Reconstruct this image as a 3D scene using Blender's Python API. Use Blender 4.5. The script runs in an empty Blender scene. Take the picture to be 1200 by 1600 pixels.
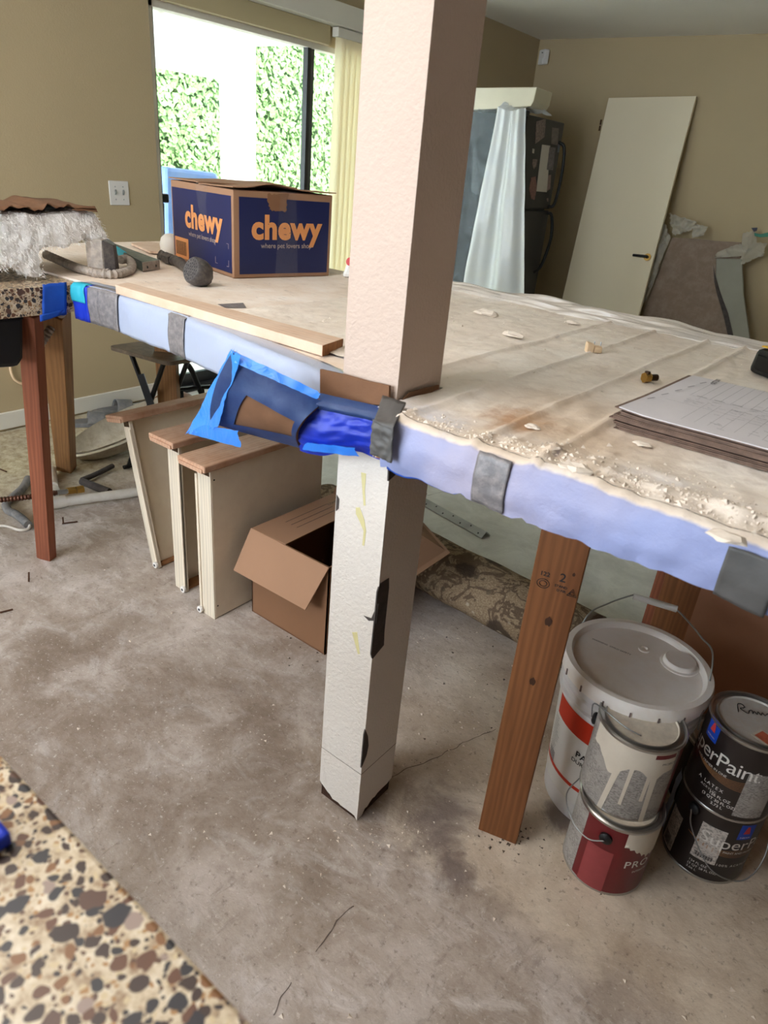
import bpy, bmesh, math, random
from math import sin, cos, pi, radians
from mathutils import Vector, Matrix, noise as mnoise
random.seed(7)
sc = bpy.context.scene
COL = sc.collection

# ------------------------------------------------------------------ camera
EYE = Vector((0.0, 0.0, 1.40))
FPX = 1075.3756
_pt, _rl, _yw = 0.462982310, 0.0930555715, -0.628525176
F_ = Vector((sin(_yw)*cos(_pt), cos(_yw)*cos(_pt), -sin(_pt)))
_r = Vector((cos(_yw), -sin(_yw), 0)); _u = _r.cross(F_)
R_ = cos(_rl)*_r + sin(_rl)*_u
U_ = -sin(_rl)*_r + cos(_rl)*_u
cd = bpy.data.cameras.new('camera'); cam = bpy.data.objects.new('camera', cd); COL.objects.link(cam)
mw = Matrix.Identity(4)
for i in range(3):
    mw[i][0] = R_[i]; mw[i][1] = U_[i]; mw[i][2] = -F_[i]; mw[i][3] = EYE[i]
cam.matrix_world = mw
cd.sensor_fit = 'AUTO'; cd.sensor_width = 36; cd.lens = FPX/1600*36
cd.clip_start = 0.02; cd.clip_end = 100
cd.dof.use_dof = True; cd.dof.focus_distance = 2.1; cd.dof.aperture_fstop = 7.0
sc.camera = cam

# ------------------------------------------------------------------ world, sun, window light, exposure
w = bpy.data.worlds.new('sky'); sc.world = w; w.use_nodes = True
bg = w.node_tree.nodes['Background']
bg.inputs[0].default_value = (0.80, 0.90, 1.0, 1); bg.inputs[1].default_value = 13.0
sd = bpy.data.lights.new('sun', 'SUN'); sd.energy = 9.0; sd.angle = radians(1); sd.color = (1, .95, .86)
so = bpy.data.objects.new('sun', sd); COL.objects.link(so)
so.rotation_euler = Vector((-0.80, 0.25, -0.60)).to_track_quat('-Z', 'Y').to_euler()
def area(name, loc, direc, sx, sy, power, color):
    l = bpy.data.lights.new(name, 'AREA'); l.shape = 'RECTANGLE'; l.size = sx; l.size_y = sy; l.energy = power; l.color = color
    o = bpy.data.objects.new(name, l); COL.objects.link(o); o.location = loc
    o.rotation_euler = Vector(direc).to_track_quat('-Z', 'Y').to_euler(); return o
# daylight arriving through the window behind the photographer and the 
area('front_window_daylight', (-1.9, -1.93, 1.65), (0.05, 1, -0.25), 2.3, 1.5, 12, (0.80, 0.90, 1.0))
area('overhead_fill', (-1.35, -0.1, 2.52), (0, 0, -1), 1.05, 1.05, 27, (1.0, 0.93, 0.86))  # unseen overhead light added to brighten the bar top and floor

pl = area('door_sky_portal', (-3.66, 3.2, 1.05), (1, 0, 0), 2.1, 1.3, 1, (1, 1, 1)); pl.data.cycles.is_portal = True
pl.rotation_euler = (radians(90), 0, radians(90)); pl.rotation_euler = Vector((1, 0, 0)).to_track_quat('-Z', 'Y').to_euler()
sc.view_settings.view_transform = 'Standard'; sc.view_settings.look = 'None'
sc.view_settings.gamma = 1; sc.view_settings.use_curve_mapping = False
sc.view_settings.exposure = -0.1

# ------------------------------------------------------------------ measuring helpers: a sight line met with a known plane
def ray(x, y): return F_ + (x-600)/FPX*R_ - (y-800)/FPX*U_
def az(x, y, z=0.0):
    d = ray(x, y); return EYE + d*((z-EYE.z)/d.z)
def ax(x, y, X):
    d = ray(x, y); return EYE + d*(X/d.x)
def ay(x, y, Y):
    d = ray(x, y); return EYE + d*(Y/d.y)
def apl(x, y, p0, n):
    d = ray(x, y); n = Vector(n); return EYE + d*((Vector(p0)-EYE).dot(n)/d.dot(n))

def proj_x(p):
    d = p-EYE; return 600+FPX*d.dot(R_)/d.dot(F_)

# ------------------------------------------------------------------ mesh helpers
def V(*a): return Vector(a)
class MB:
    def __init__(s): s.v = []; s.f = []; s.m = []
    def add(s, vs, fs, mi=0):
        o = len(s.v); s.v += [Vector(p) for p in vs]; s.f += [tuple(i+o for i in f) for f in fs]; s.m += [mi]*len(fs); return s
    def hexa(s, b, t, mi=0):
        return s.add(list(b)+list(t), [(3,2,1,0),(4,5,6,7),(0,1,5,4),(1,2,6,5),(2,3,7,6),(3,0,4,7)], mi)
    def box(s, x0, x1, y0, y1, z0, z1, mi=0):
        return s.hexa([(x0,y0,z0),(x1,y0,z0),(x1,y1,z0),(x0,y1,z0)], [(x0,y0,z1),(x1,y0,z1),(x1,y1,z1),(x0,y1,z1)], mi)
    def bar(s, p0, p1, w, t, side=(1,0,0), mi=0):
        p0 = Vector(p0); p1 = Vector(p1); d = (p1-p0).normalized(); a = Vector(side); a = (a-d*a.dot(d)).normalized(); b = d.cross(a)
        q = [(-.5,-.5),(.5,-.5),(.5,.5),(-.5,.5)]
        return s.hexa([p0+a*w*i+b*t*j for i, j in q], [p1+a*w*i+b*t*j for i, j in q], mi)
    def prism(s, pts, off, mi=0):
        pts = [Vector(p) for p in pts]; off = Vector(off); n = len(pts)
        fs = [tuple(range(n)), tuple(range(2*n-1, n-1, -1))]+[(i, (i+1) % n + 0, (i+1) % n + n, i+n)[::-1] for i in range(n)]
        return s.add(pts+[p+off for p in pts], fs, mi)
    def tube(s, pts, r, n=8, caps=True, mi=0, flat=1.0):
        pts = [Vector(p) for p in pts]; rs = r if isinstance(r, (list, tuple)) else [r]*len(pts)
        vs = []; up = None
        for i, p in enumerate(pts):
            d = (pts[min(i+1, len(pts)-1)]-pts[max(i-1, 0)]).normalized()
            if up is None:
                up = Vector((0,0,1)) if abs(d.z) < .9 else Vector((1,0,0))
            a = (up-d*up.dot(d)); a = a.normalized() if a.length > 1e-6 else d.orthogonal().normalized(); b = d.cross(a); up = a
            vs += [p+a*rs[i]*flat*cos(2*pi*k/n)+b*rs[i]*sin(2*pi*k/n) for k in range(n)]
        fs = [(i*n+k, i*n+(k+1) % n, (i+1)*n+(k+1) % n, (i+1)*n+k) for i in range(len(pts)-1) for k in range(n)]
        if caps: fs += [tuple(range(n-1, -1, -1)), tuple(range((len(pts)-1)*n, len(pts)*n))]
        return s.add(vs, fs, mi)
    def lathe(s, prof, n=40, c=(0,0,0), mi=0, a0=0.0, a1=2*pi):
        c = Vector(c); full = abs(a1-a0-2*pi) < 1e-6; k = n if full else n+1; vs = []
        for r, z in prof:
            vs += [c+Vector((r*cos(a0+(a1-a0)*i/n), r*sin(a0+(a1-a0)*i/n), z)) for i in range(k)]
        fs = []
        for j in range(len(prof)-1):
            for i in range(n):
                i2 = (i+1) % k
                fs.append((j*k+i, j*k+i2, (j+1)*k+i2, (j+1)*k+i))
        return s.add(vs, fs, mi)
    def disc(s, c, r, n=20, mi=0, nrm=(0,0,1)):
        nrm = Vector(nrm).normalized(); a = nrm.orthogonal().normalized(); b = nrm.cross(a); c = Vector(c)
        return s.add([c+a*r*cos(2*pi*i/n)+b*r*sin(2*pi*i/n) for i in range(n)], [tuple(range(n))], mi)
    def grid(s, fn, nu, nv, mi=0):
        vs = [fn(i/nu, j/nv) for j in range(nv+1) for i in range(nu+1)]
        return s.add(vs, [(j*(nu+1)+i, j*(nu+1)+i+1, (j+1)*(nu+1)+i+1, (j+1)*(nu+1)+i) for j in range(nv) for i in range(nu)], mi)
    def sphere(s, c, r, n=12, m=8, sc_=(1,1,1), mi=0):
        c = Vector(c)
        return s.grid(lambda u, v: c+Vector((sc_[0]*r*sin(pi*v)*cos(2*pi*u), sc_[1]*r*sin(pi*v)*sin(2*pi*u), sc_[2]*r*cos(pi*v))), n, m, mi)
    def build(s, name, mat, parent=None, base=None, smooth=False, bevel=0.0, solid=0.0, local=False, merge=False):
        me = bpy.data.meshes.new(name)
        org = Vector((0,0,0))
        if not local:
            if parent is not None: org = worg(parent)
            elif base is not None: org = Vector(base)
            elif s.v:
                lo = [min(p[i] for p in s.v) for i in range(3)]; hi = [max(p[i] for p in s.v) for i in range(3)]
                org = Vector(((lo[0]+hi[0])/2, (lo[1]+hi[1])/2, lo[2]))
        me.from_pydata([tuple(p-org) for p in s.v], [], s.f)
        for mm in (mat if isinstance(mat, (list, tuple)) else [mat]): me.materials.append(mm)
        if any(s.m): me.polygons.foreach_set('material_index', s.m)
        b = bmesh.new(); b.from_mesh(me)
        if merge: bmesh.ops.remove_doubles(b, verts=b.verts, dist=1e-5)
        if not solid: bmesh.ops.recalc_face_normals(b, faces=b.faces)
        b.to_mesh(me); b.free()
        if smooth:
            me.polygons.foreach_set('use_smooth', [True]*len(me.polygons))
            if smooth != 'all':
                try: me.set_sharp_from_angle(angle=radians(40))
                except Exception: pass
        o = bpy.data.objects.new(name, me); COL.objects.link(o)
        if parent is not None: o.parent = parent
        elif not local: o.location = org
        if solid:
            md = o.modifiers.new('thickness', 'SOLIDIFY'); md.thickness = solid; md.offset = -1
        if bevel:
            md = o.modifiers.new('edge', 'BEVEL'); md.width = bevel; md.segments = 2; md.limit_method = 'ANGLE'
        return o
def worg(o):
    p = Vector((0,0,0))
    while o is not None: p += o.location; o = o.parent
    return p
def tag(o, label=None, cat=None, group=None, kind=None):
    for k, v in (('label', label), ('category', cat), ('group', group), ('kind', kind)):
        if v: o[k] = v
    return o
def thing(name, label, cat, loc=(0,0,0), rz=0.0, group=None):
    o = bpy.data.objects.new(name, None); COL.objects.link(o); o.location = loc; o.rotation_euler = (0,0,rz)
    o.empty_display_size = .05
    return tag(o, label, cat, group)
def lab(o, l): o['label'] = l; return o
def nz(p, s=1.0, seed=0.0): return mnoise.noise(Vector((p[0]*s+seed, p[1]*s+seed*1.7, p[2]*s-seed)))
def quadpatch(p00, p10, p11, p01, nu=12, nv=8, amp=.003, ns=18, rag=0.0, seed=0.0, push=0.0, mb=None):
    p00, p10, p11, p01 = map(Vector, (p00, p10, p11, p01))
    n = (p10-p00).cross(p01-p00).normalized()
    if n.dot(EYE-p00) < 0: n = -n
    def fn(u, v):
        ru = rag*nz((v*9, seed, 3), 1.3) if u in (0.0, 1.0) else 0
        rv = rag*nz((u*9, seed, 7), 1.3) if v in (0.0, 1.0) else 0
        uu, vv = u+ru, v+rv
        p = (p00*(1-uu)+p10*uu)*(1-vv)+(p01*(1-uu)+p11*uu)*vv
        return p+n*(push+amp*nz(p, ns, seed)+amp*.5*nz(p, ns*2.7, seed+5))
    return (mb or MB()).grid(fn, nu, nv)
def smoothpts(pts, k=6):
    pts = [Vector(p) for p in pts]; out = []
    P = [pts[0]*2-pts[1]]+pts+[pts[-1]*2-pts[-2]]
    for i in range(1, len(P)-2):
        for j in range(k):
            t = j/k; a, b, c, d = P[i-1], P[i], P[i+1], P[i+2]
            out.append(.5*((2*b)+(c-a)*t+(2*a-5*b+4*c-d)*t*t+(3*b-a-3*c+d)*t**3))
    return out+[pts[-1]]
def flex_tube(mb, pts, r, pitch=.008, n=10, depth=.25):
    pts = smoothpts(pts, 14); L = [0]
    for a, b in zip(pts, pts[1:]): L.append(L[-1]+(b-a).length)
    out = []; k = max(4, int(L[-1]/pitch*4)); j = 0
    for i in range(k+1):
        s_ = L[-1]*i/k
        while j < len(L)-2 and L[j+1] < s_: j += 1
        t = (s_-L[j])/max(1e-9, L[j+1]-L[j]); out.append(pts[j].lerp(pts[j+1], t))
    return mb.tube(out, [r*(1-depth*(0, .5, 1, .5)[i % 4]) for i in range(len(out))], n)
_tc = {}
def text_mb(txt, size, fn, bold=0.0, align='CENTER', mb=None, space=1.0, shear=0.0):
    key = (txt, size, bold, align, space, shear)
    if key not in _tc:
        cu = bpy.data.curves.new('lettering', 'FONT'); cu.body = txt; cu.size = size; cu.offset = bold; cu.align_x = align; cu.align_y = 'CENTER'
        cu.space_character = space; cu.shear = shear; cu.resolution_u = 4
        o = bpy.data.objects.new('lettering', cu); COL.objects.link(o)
        dg = bpy.context.evaluated_depsgraph_get(); ev = o.evaluated_get(dg); me = ev.to_mesh()
        _tc[key] = ([tuple(v.co) for v in me.vertices], [tuple(p.vertices) for p in me.polygons]); ev.to_mesh_clear()
        bpy.data.objects.remove(o); bpy.data.curves.remove(cu)
    vs, fs = _tc[key]
    return (mb or MB()).add([fn(x, y) for x, y, _ in vs], fs)

# ------------------------------------------------------------------ materials
def S(r, g, b):
    c = lambda x: (x/255)/12.92 if x/255 <= .04045 else ((x/255+.055)/1.055)**2.4
    return (c(r), c(g), c(b), 1)
class NT:
    def __init__(s, name):
        s.mat = bpy.data.materials.new(name); s.mat.use_nodes = True; s.t = s.mat.node_tree; s.n = s.t.nodes; s.l = s.t.links
        s.p = s.n['Principled BSDF']; s.out = s.n['Material Output']; s.tc = s.n.new('ShaderNodeTexCoord')
    def new(s, t, **kw):
        n = s.n.new('ShaderNode'+t)
        for k, v in kw.items(): setattr(n, k, v)
        return n
    def link(s, a, b): s.l.new(a, b)
    def co(s, scale=(1,1,1), rot=(0,0,0), loc=(0,0,0), src='Object'):
        m = s.new('Mapping'); m.inputs['Scale'].default_value = scale; m.inputs['Rotation'].default_value = rot; m.inputs['Location'].default_value = loc
        s.link(s.tc.outputs[src], m.inputs[0]); return m.outputs[0]
    def noise(s, scale, detail=4, rough=.55, co=None, dist=0.0):
        n = s.new('TexNoise'); n.inputs['Scale'].default_value = scale; n.inputs['Detail'].default_value = detail; n.inputs['Roughness'].default_value = rough; n.inputs['Distortion'].default_value = dist
        s.link(co or s.co(), n.inputs['Vector']); return n.outputs['Fac']
    def voro(s, scale, feature='F1', co=None, out='Distance', rnd=1.0):
        n = s.new('TexVoronoi', feature=feature); n.inputs['Scale'].default_value = scale; n.inputs['Randomness'].default_value = rnd
        s.link(co or s.co(), n.inputs['Vector']); return n.outputs[out]
    def ramp(s, fac, stops, interp='LINEAR'):
        r = s.new('ValToRGB'); r.color_ramp.interpolation = interp; e = r.color_ramp.elements
        while len(e) < len(stops): e.new(.5)
        for i, (p, c) in enumerate(stops): e[i].position = p; e[i].color = c if isinstance(c, tuple) else (c, c, c, 1)
        s.link(fac, r.inputs[0]); return r.outputs[0]
    def mix(s, fac, a, b, mode='MIX'):
        m = s.new('Mix', data_type='RGBA', blend_type=mode)
        for v, i in ((fac, 0), (a, 6), (b, 7)):
            if isinstance(v, (int, float)): m.inputs[i].default_value = v
            elif isinstance(v, tuple): m.inputs[i].default_value = v
            else: s.link(v, m.inputs[i])
        return m.outputs[2]
    def math(s, op, a, b=0.0, c=None):
        m = s.new('Math', operation=op)
        for i, v in enumerate((a, b) if c is None else (a, b, c)):
            if isinstance(v, (int, float)): m.inputs[i].default_value = v
            else: s.link(v, m.inputs[i])
        return m.outputs[0]
    def sep(s, src='Object'):
        n = s.new('SeparateXYZ'); s.link(s.tc.outputs[src], n.inputs[0]); return n.outputs
    def bump(s, h, strength=.3, dist=.01):
        b = s.new('Bump'); b.inputs['Strength'].default_value = strength; b.inputs['Distance'].default_value = dist
        s.link(h, b.inputs['Height']); s.link(b.outputs[0], s.p.inputs['Normal']); return b
    def set(s, col=None, rough=None, metal=None, spec=None, trans=None, alpha=None, coat=None, sheen=None):
        for k, v in (('Base Color', col), ('Roughness', rough), ('Metallic', metal), ('Specular IOR Level', spec), ('Transmission Weight', trans), ('Alpha', alpha), ('Coat Weight', coat), ('Sheen Weight', sheen)):
            if v is None: continue
            if isinstance(v, (int, float, tuple)): s.p.inputs[k].default_value = v
            else: s.link(v, s.p.inputs[k])
        return s
def plain(name, c, rough=.6, metal=0.0, var=.12, scale=8.0, c2=None, bump=0.0, bscale=60.0, spec=.4, dust=None, coat=0.0):
    t = NT(name); c = S(*c) if max(c) > 1 else tuple(c)+(1,)
    n = t.noise(scale, 5, .6)
    col = t.mix(t.ramp(n, [(.3, 0.0), (.75, 1.0)]), c, S(*c2) if c2 else tuple(x*(1-var) for x in c[:3])+(1,))
    if dust:
        col = t.mix(t.math('MULTIPLY', t.ramp(t.noise(scale*2.3, 6, .7), [(.42, 0.0), (.7, 1.0)]), dust[1]), col, S(*dust[0]))
    t.set(col, rough, metal, spec, coat=coat)
    if bump: t.bump(t.noise(bscale, 4, .6), bump, .004)
    return t.mat
def film(name, c, opacity=.6, rough=.3, trans=.5, wr=25.0, strength=.5, c2=None, gloss=1.0, crumple=0.0):
    t = NT(name); t.n.remove(t.p)
    b = t.new('Bump'); b.inputs['Strength'].default_value = strength; b.inputs['Distance'].default_value = .006
    hh = t.noise(wr, 5, .6, t.co((1, 1, .5)), 1.5)
    if crumple: hh = t.math('ADD', t.math('MULTIPLY', hh, .3), t.math('MULTIPLY', t.voro(crumple), 1.6)); b.inputs['Distance'].default_value = .04
    t.link(hh, b.inputs['Height'])
    cc = S(*c); colr = t.mix(t.noise(6, 4), cc, S(*c2) if c2 else tuple(x*.9 for x in cc[:3])+(1,))
    d = t.new('BsdfDiffuse'); tl = t.new('BsdfTranslucent'); g = t.new('BsdfGlossy'); tp = t.new('BsdfTransparent')
    for n in (d, tl): t.link(colr, n.inputs['Color']); t.link(b.outputs[0], n.inputs['Normal'])
    g.inputs['Roughness'].default_value = rough; t.link(b.outputs[0], g.inputs['Normal'])
    m1 = t.new('MixShader'); m1.inputs[0].default_value = trans; t.link(d.outputs[0], m1.inputs[1]); t.link(tl.outputs[0], m1.inputs[2])
    m2 = t.new('MixShader'); m2.inputs[0].default_value = opacity; t.link(tp.outputs[0], m2.inputs[1]); t.link(m1.outputs[0], m2.inputs[2])
    fr = t.new('Fresnel'); fr.inputs[0].default_value = 1.5; t.link(b.outputs[0], fr.inputs['Normal'])
    gm = t.new('NewGeometry'); m3 = t.new('MixShader'); t.link(t.math('MULTIPLY', t.math('MULTIPLY', t.math('ADD', fr.outputs[0], .03), gloss), t.math('SUBTRACT', 1.0, gm.outputs['Backfacing'])), m3.inputs[0]); t.link(m2.outputs[0], m3.inputs[1]); t.link(g.outputs[0], m3.inputs[2])
    t.link(m3.outputs[0], t.out.inputs[0]); return t.mat
def glass_mat():
    t = NT('window_glass'); t.n.remove(t.p)
    g = t.new('BsdfGlossy'); g.inputs['Roughness'].default_value = .0; tp = t.new('BsdfTransparent'); tp.inputs[0].default_value = (.95, .98, .97, 1)
    fr = t.new('Fresnel'); fr.inputs[0].default_value = 1.45; m = t.new('MixShader')
    gm = t.new('NewGeometry'); t.link(t.math('MULTIPLY', fr.outputs[0], t.math('SUBTRACT', 1.0, gm.outputs['Backfacing'])), m.inputs[0]); t.link(tp.outputs[0], m.inputs[1]); t.link(g.outputs[0], m.inputs[2]); t.link(m.outputs[0], t.out.inputs[0]); return t.mat
def wood(name, a, b, axis='Z', scale=1.0, rough=.6, knots=True, dust=None):
    t = NT(name)
    sc3 = {'Z': (22, 22, 1.3), 'X': (1.3, 22, 22), 'Y': (22, 1.3, 22)}[axis]
    co = t.co(tuple(x*scale for x in sc3))
    n = t.noise(1.0, 6, .6, co, .6); w_ = t.new('TexWave', wave_type='BANDS', bands_direction='X' if axis != 'X' else 'Y')
    w_.inputs['Scale'].default_value = 5.5*scale; w_.inputs['Distortion'].default_value = 9; w_.inputs['Detail'].default_value = 3; w_.inputs['Detail Scale'].default_value = 1.2
    t.link(t.co({'Z': (4, 4, .25), 'X': (.25, 4, 4), 'Y': (4, .25, 4)}[axis]), w_.inputs['Vector'])
    col = t.mix(t.ramp(n, [(.3, 0.0), (.7, 1.0)]), S(*a), S(*b))
    col = t.mix(t.math('MULTIPLY', w_.outputs['Fac'], .35), col, tuple(x*.55 for x in S(*b)[:3])+(1,))
    if knots:
        v = t.voro(2.6, co=t.co({'Z': (1.6, 1.6, 1), 'X': (1, 1.6, 1.6), 'Y': (1.6, 1, 1.6)}[axis]))
        col = t.mix(t.ramp(v, [(.05, .85), (.13, 0.0)]), col, tuple(x*.3 for x in S(*b)[:3])+(1,))
    if dust: col = t.mix(t.math('MULTIPLY', t.ramp(t.noise(9, 6, .7), [(.35, 0.0), (.65, 1.0)]), dust[1]), col, S(*dust[0]))
    t.set(col, rough, spec=.3); t.bump(n, .25, .002); return t.mat
def terrazzo(name, big=1.0):
    t = NT(name)
    dist = t.new('VectorMath', operation='ADD'); nn = t.new('TexNoise'); nn.inputs['Scale'].default_value = 60/big; t.link(t.co(), nn.inputs['Vector'])
    sub = t.new('VectorMath', operation='SCALE'); sub.inputs['Scale'].default_value = .011*big; t.link(nn.outputs['Color'], sub.inputs[0])
    t.link(t.co(), dist.inputs[0]); t.link(sub.outputs[0], dist.inputs[1]); co = dist.outputs[0]
    base = t.ramp(t.noise(70/big, 5, .7), [(.34, S(140, 112, 84)), (.5, S(196, 178, 150)), (.68, S(220, 208, 188))])
    col = base
    for sc_, lo, hi, pal, seed in ((210/big, .34, .42, [(0, S(92, 66, 50)), (.3, S(160, 120, 76)), (.6, S(48, 40, 40)), (.8, S(196, 176, 140))], 3),
                                   (88/big, .39, .45, [(0, S(58, 42, 36)), (.3, S(96, 62, 44)), (.5, S(44, 42, 46)), (.75, S(126, 86, 52)), (.9, S(150, 130, 120))], 1),
                                   (40/big, .30, .33, [(0, S(50, 36, 32)), (.35, S(42, 40, 46)), (.7, S(86, 60, 48))], 2)):
        v = t.new('TexVoronoi'); v.inputs['Scale'].default_value = sc_
        off = t.new('VectorMath', operation='ADD'); off.inputs[1].default_value = (seed*1.37, seed*2.11, seed*.7); t.link(co, off.inputs[0]); t.link(off.outputs[0], v.inputs['Vector'])
        rs = t.new('SeparateColor'); t.link(v.outputs['Color'], rs.inputs[0])
        size = t.math('MULTIPLY_ADD', rs.outputs[1], .6, .72)
        inside = t.ramp(t.math('DIVIDE', v.outputs['Distance'], size), [(lo, 1.0), (hi, 0.0)])
        keep = t.math('GREATER_THAN', rs.outputs[2], {3: .08, 1: .12, 2: .55}[seed])
        col = t.mix(t.math('MULTIPLY', inside, keep), col, t.ramp(rs.outputs[0], pal, 'CONSTANT'))
    t.set(col, .38, spec=.5); return t.mat
def painted_wall(name, c, bs=140, bst=.25, c2=None):
    t = NT(name)
    n = t.noise(1.6, 4)
    t.set(t.mix(t.math('MULTIPLY', n, .5), S(*c), S(*(c2 or tuple(x*.9 for x in c)))), .75, spec=.25); t.bump(t.noise(bs, 3, .5), bst, .003); return t.mat
DARK_PATCHES = [(-.52, 1.10, .03, .12), (-.50, 1.02, .02, .08), (-.31, 1.27, .01, .05), (-.42, .97, .01, .06)]   # darker floor patches beside the column and the leg
def concrete():
    t = NT('dusty_concrete'); x, y, z = t.sep()[:3]
    n1 = t.noise(1.5, 7, .62); n2 = t.noise(5.5, 8, .68, None, .4); n3 = t.noise(26, 6, .7)
    col = t.ramp(n1, [(.33, S(146, 130, 116)), (.52, S(172, 157, 144)), (.68, S(192, 180, 169))])
    col = t.mix(t.ramp(n2, [(.42, 0.0), (.64, .75)]), col, S(206, 195, 187))
    col = t.mix(t.ramp(n3, [(.30, .45), (.46, 0.0)]), col, S(132, 118, 106))
    # dark rubbed patch in the middle, trowel marks and scraped thin-set elsewhere
    st = t.noise(6, 7, .72, t.co((1, 2.0, 1), (0, 0, .6)), .9)
    col = t.mix(t.ramp(st, [(.52, 0.0), (.66, .6)]), col, S(220, 212, 207))
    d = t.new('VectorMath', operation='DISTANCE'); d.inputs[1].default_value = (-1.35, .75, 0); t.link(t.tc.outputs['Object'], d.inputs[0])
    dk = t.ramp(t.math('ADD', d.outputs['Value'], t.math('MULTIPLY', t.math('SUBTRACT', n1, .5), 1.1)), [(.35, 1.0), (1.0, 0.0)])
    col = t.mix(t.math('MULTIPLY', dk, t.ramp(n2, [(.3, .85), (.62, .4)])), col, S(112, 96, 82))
    st2 = t.noise(11, 6, .7, t.co((2.4, 1, 1), (0, 0, .35), (3, 1, 0)), .7)
    col = t.mix(t.ramp(st2, [(.58, 0.0), (.72, .55)]), col, S(122, 107, 95))
    # cream dust under bar and round cans, with the bar's warm shade painted in
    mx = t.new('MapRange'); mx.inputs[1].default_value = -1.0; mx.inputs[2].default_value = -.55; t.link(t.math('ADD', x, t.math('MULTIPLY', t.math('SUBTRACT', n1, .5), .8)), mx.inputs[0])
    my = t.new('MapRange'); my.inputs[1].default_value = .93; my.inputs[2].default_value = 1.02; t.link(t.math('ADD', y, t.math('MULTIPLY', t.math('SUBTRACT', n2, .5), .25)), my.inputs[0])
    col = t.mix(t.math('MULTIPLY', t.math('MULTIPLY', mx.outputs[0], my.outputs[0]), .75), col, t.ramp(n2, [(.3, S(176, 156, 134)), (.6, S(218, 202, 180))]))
    fl_ = t.noise(60, 5, .7); col = t.mix(t.ramp(fl_, [(.58, 0.0), (.66, .5)]), col, S(108, 94, 82)); col = t.mix(t.ramp(t.noise(85, 4, .7), [(.60, 0.0), (.68, .45)]), col, S(226, 217, 208))
    # old yellow adhesive near the patio door, slab beyond the bar greyer, and paler in place of daylight
    ye = t.math('MULTIPLY', t.ramp(x, [(0, 1.0), (1, 0.0)]), 1.0)
    mr = t.new('MapRange'); mr.inputs[1].default_value = -2.5; mr.inputs[2].default_value = -3.0; t.link(x, mr.inputs[0])
    ym = t.math('MULTIPLY', mr.outputs[0], t.ramp(n2, [(.25, .45), (.6, 1.0)]))
    col = t.mix(ym, col, t.ramp(n3, [(.34, S(150, 128, 92)), (.6, S(205, 196, 166))]))
    mr2 = t.new('MapRange'); mr2.inputs[1].default_value = 1.9; mr2.inputs[2].default_value = 2.3; t.link(y, mr2.inputs[0])
    col = t.mix(t.math('MULTIPLY', mr2.outputs[0], .75), col, t.ramp(n2, [(.35, S(206, 208, 204)), (.62, S(232, 234, 230))]))  # slab tone raised in place of daylight reaching the floor here
    for (px, py, r0, r1) in DARK_PATCHES:
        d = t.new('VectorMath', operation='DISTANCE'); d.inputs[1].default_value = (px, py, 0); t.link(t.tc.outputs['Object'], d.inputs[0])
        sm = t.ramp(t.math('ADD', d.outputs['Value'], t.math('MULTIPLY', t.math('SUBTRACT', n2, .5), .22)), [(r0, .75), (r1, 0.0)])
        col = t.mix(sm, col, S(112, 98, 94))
    t.set(col, t.ramp(n2, [(.3, .62), (.7, .85)]), spec=.3)
    h = t.math('ADD', t.math('MULTIPLY', n3, .35), t.math('ADD', t.math('MULTIPLY', t.noise(13, 8, .66, t.co((1, 1.5, 1), (0, 0, .8)), .2), .8), t.math('MULTIPLY', n2, .4)))
    t.bump(h, .5, .009); return t.mat

M = {}
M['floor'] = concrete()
M['wall'] = painted_wall('tan_wall_paint', (190, 171, 136))
M['wall_dark'] = painted_wall('low_bounce_wall', (120, 98, 76))  # unseen walls coloured dark to cut bounced light
M['ceiling'] = painted_wall('ceiling_paint', (250, 246, 238), 90, .6)
M['trim'] = painted_wall('trim_paint', (226, 220, 206), 60, .05)
M['valance'] = painted_wall('valance_paint', (200, 184, 146), 60, .05)
M['terrazzo'] = terrazzo('terrazzo'); M['terrazzo_near'] = terrazzo('terrazzo_near', 1.0)
M['lumber'] = wood('fir_lumber', (150, 98, 60), (112, 68, 38))
M['red_lumber'] = wood('red_lumber', (158, 94, 66), (120, 66, 46))
M['tan_lumber'] = wood('tan_lumber', (172, 126, 80), (130, 90, 54))
M['pale_board'] = wood('pale_board', (214, 184, 158), (204, 170, 142), 'X', knots=False, dust=((222, 200, 180), .6))
M['end_grain'] = wood('end_grain', (176, 120, 70), (120, 76, 40), 'X')
M['maple'] = wood('drawer_front_wood', (200, 158, 128), (176, 128, 98), 'Y', knots=False, dust=((222, 190, 166), .45))
M['melamine'] = plain('cream_melamine', (226, 212, 190), .45, var=.06, scale=5, dust=((200, 180, 160), .3))
M['grooved'] = wood('cream_woodgrain_foil', (228, 216, 196), (214, 200, 178), 'Z', knots=False)
M['raw_edge'] = plain('raw_particleboard', (150, 104, 66), .8, scale=60)
M['cardboard'] = plain('cardboard', (160, 122, 94), .8, var=.1, scale=3, bump=.05)
M['cardboard_dark'] = plain('cardboard_inside', (132, 94, 66), .85, var=.1, scale=3)
M['cardboard_old'] = plain('old_brown_cardboard', (120, 84, 58), .85, var=.3, scale=14, bump=.3)
M['box_blue'] = plain('navy_print', (30, 38, 84), .42, var=.15, scale=4)
M['box_orange'] = plain('orange_print', (222, 150, 92), .6, var=.05)
M['print_grey'] = plain('pale_print', (176, 158, 150), .6)
M['clear_tape'] = film('clear_packing_tape', (200, 205, 215), .04, .25, .3, 40, .5, None, .45)
M['duct'] = plain('duct_tape', (112, 108, 110), .42, var=.25, scale=30, bump=.25, bscale=90, dust=((190, 180, 175), .35), spec=.5)
M['duct_dark'] = plain('dark_duct_tape', (84, 82, 80), .5, var=.25, scale=20, bump=.2)
M['tape_blue'] = plain('blue_tape', (28, 84, 190), .5, var=.3, scale=12, bump=.15)
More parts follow.
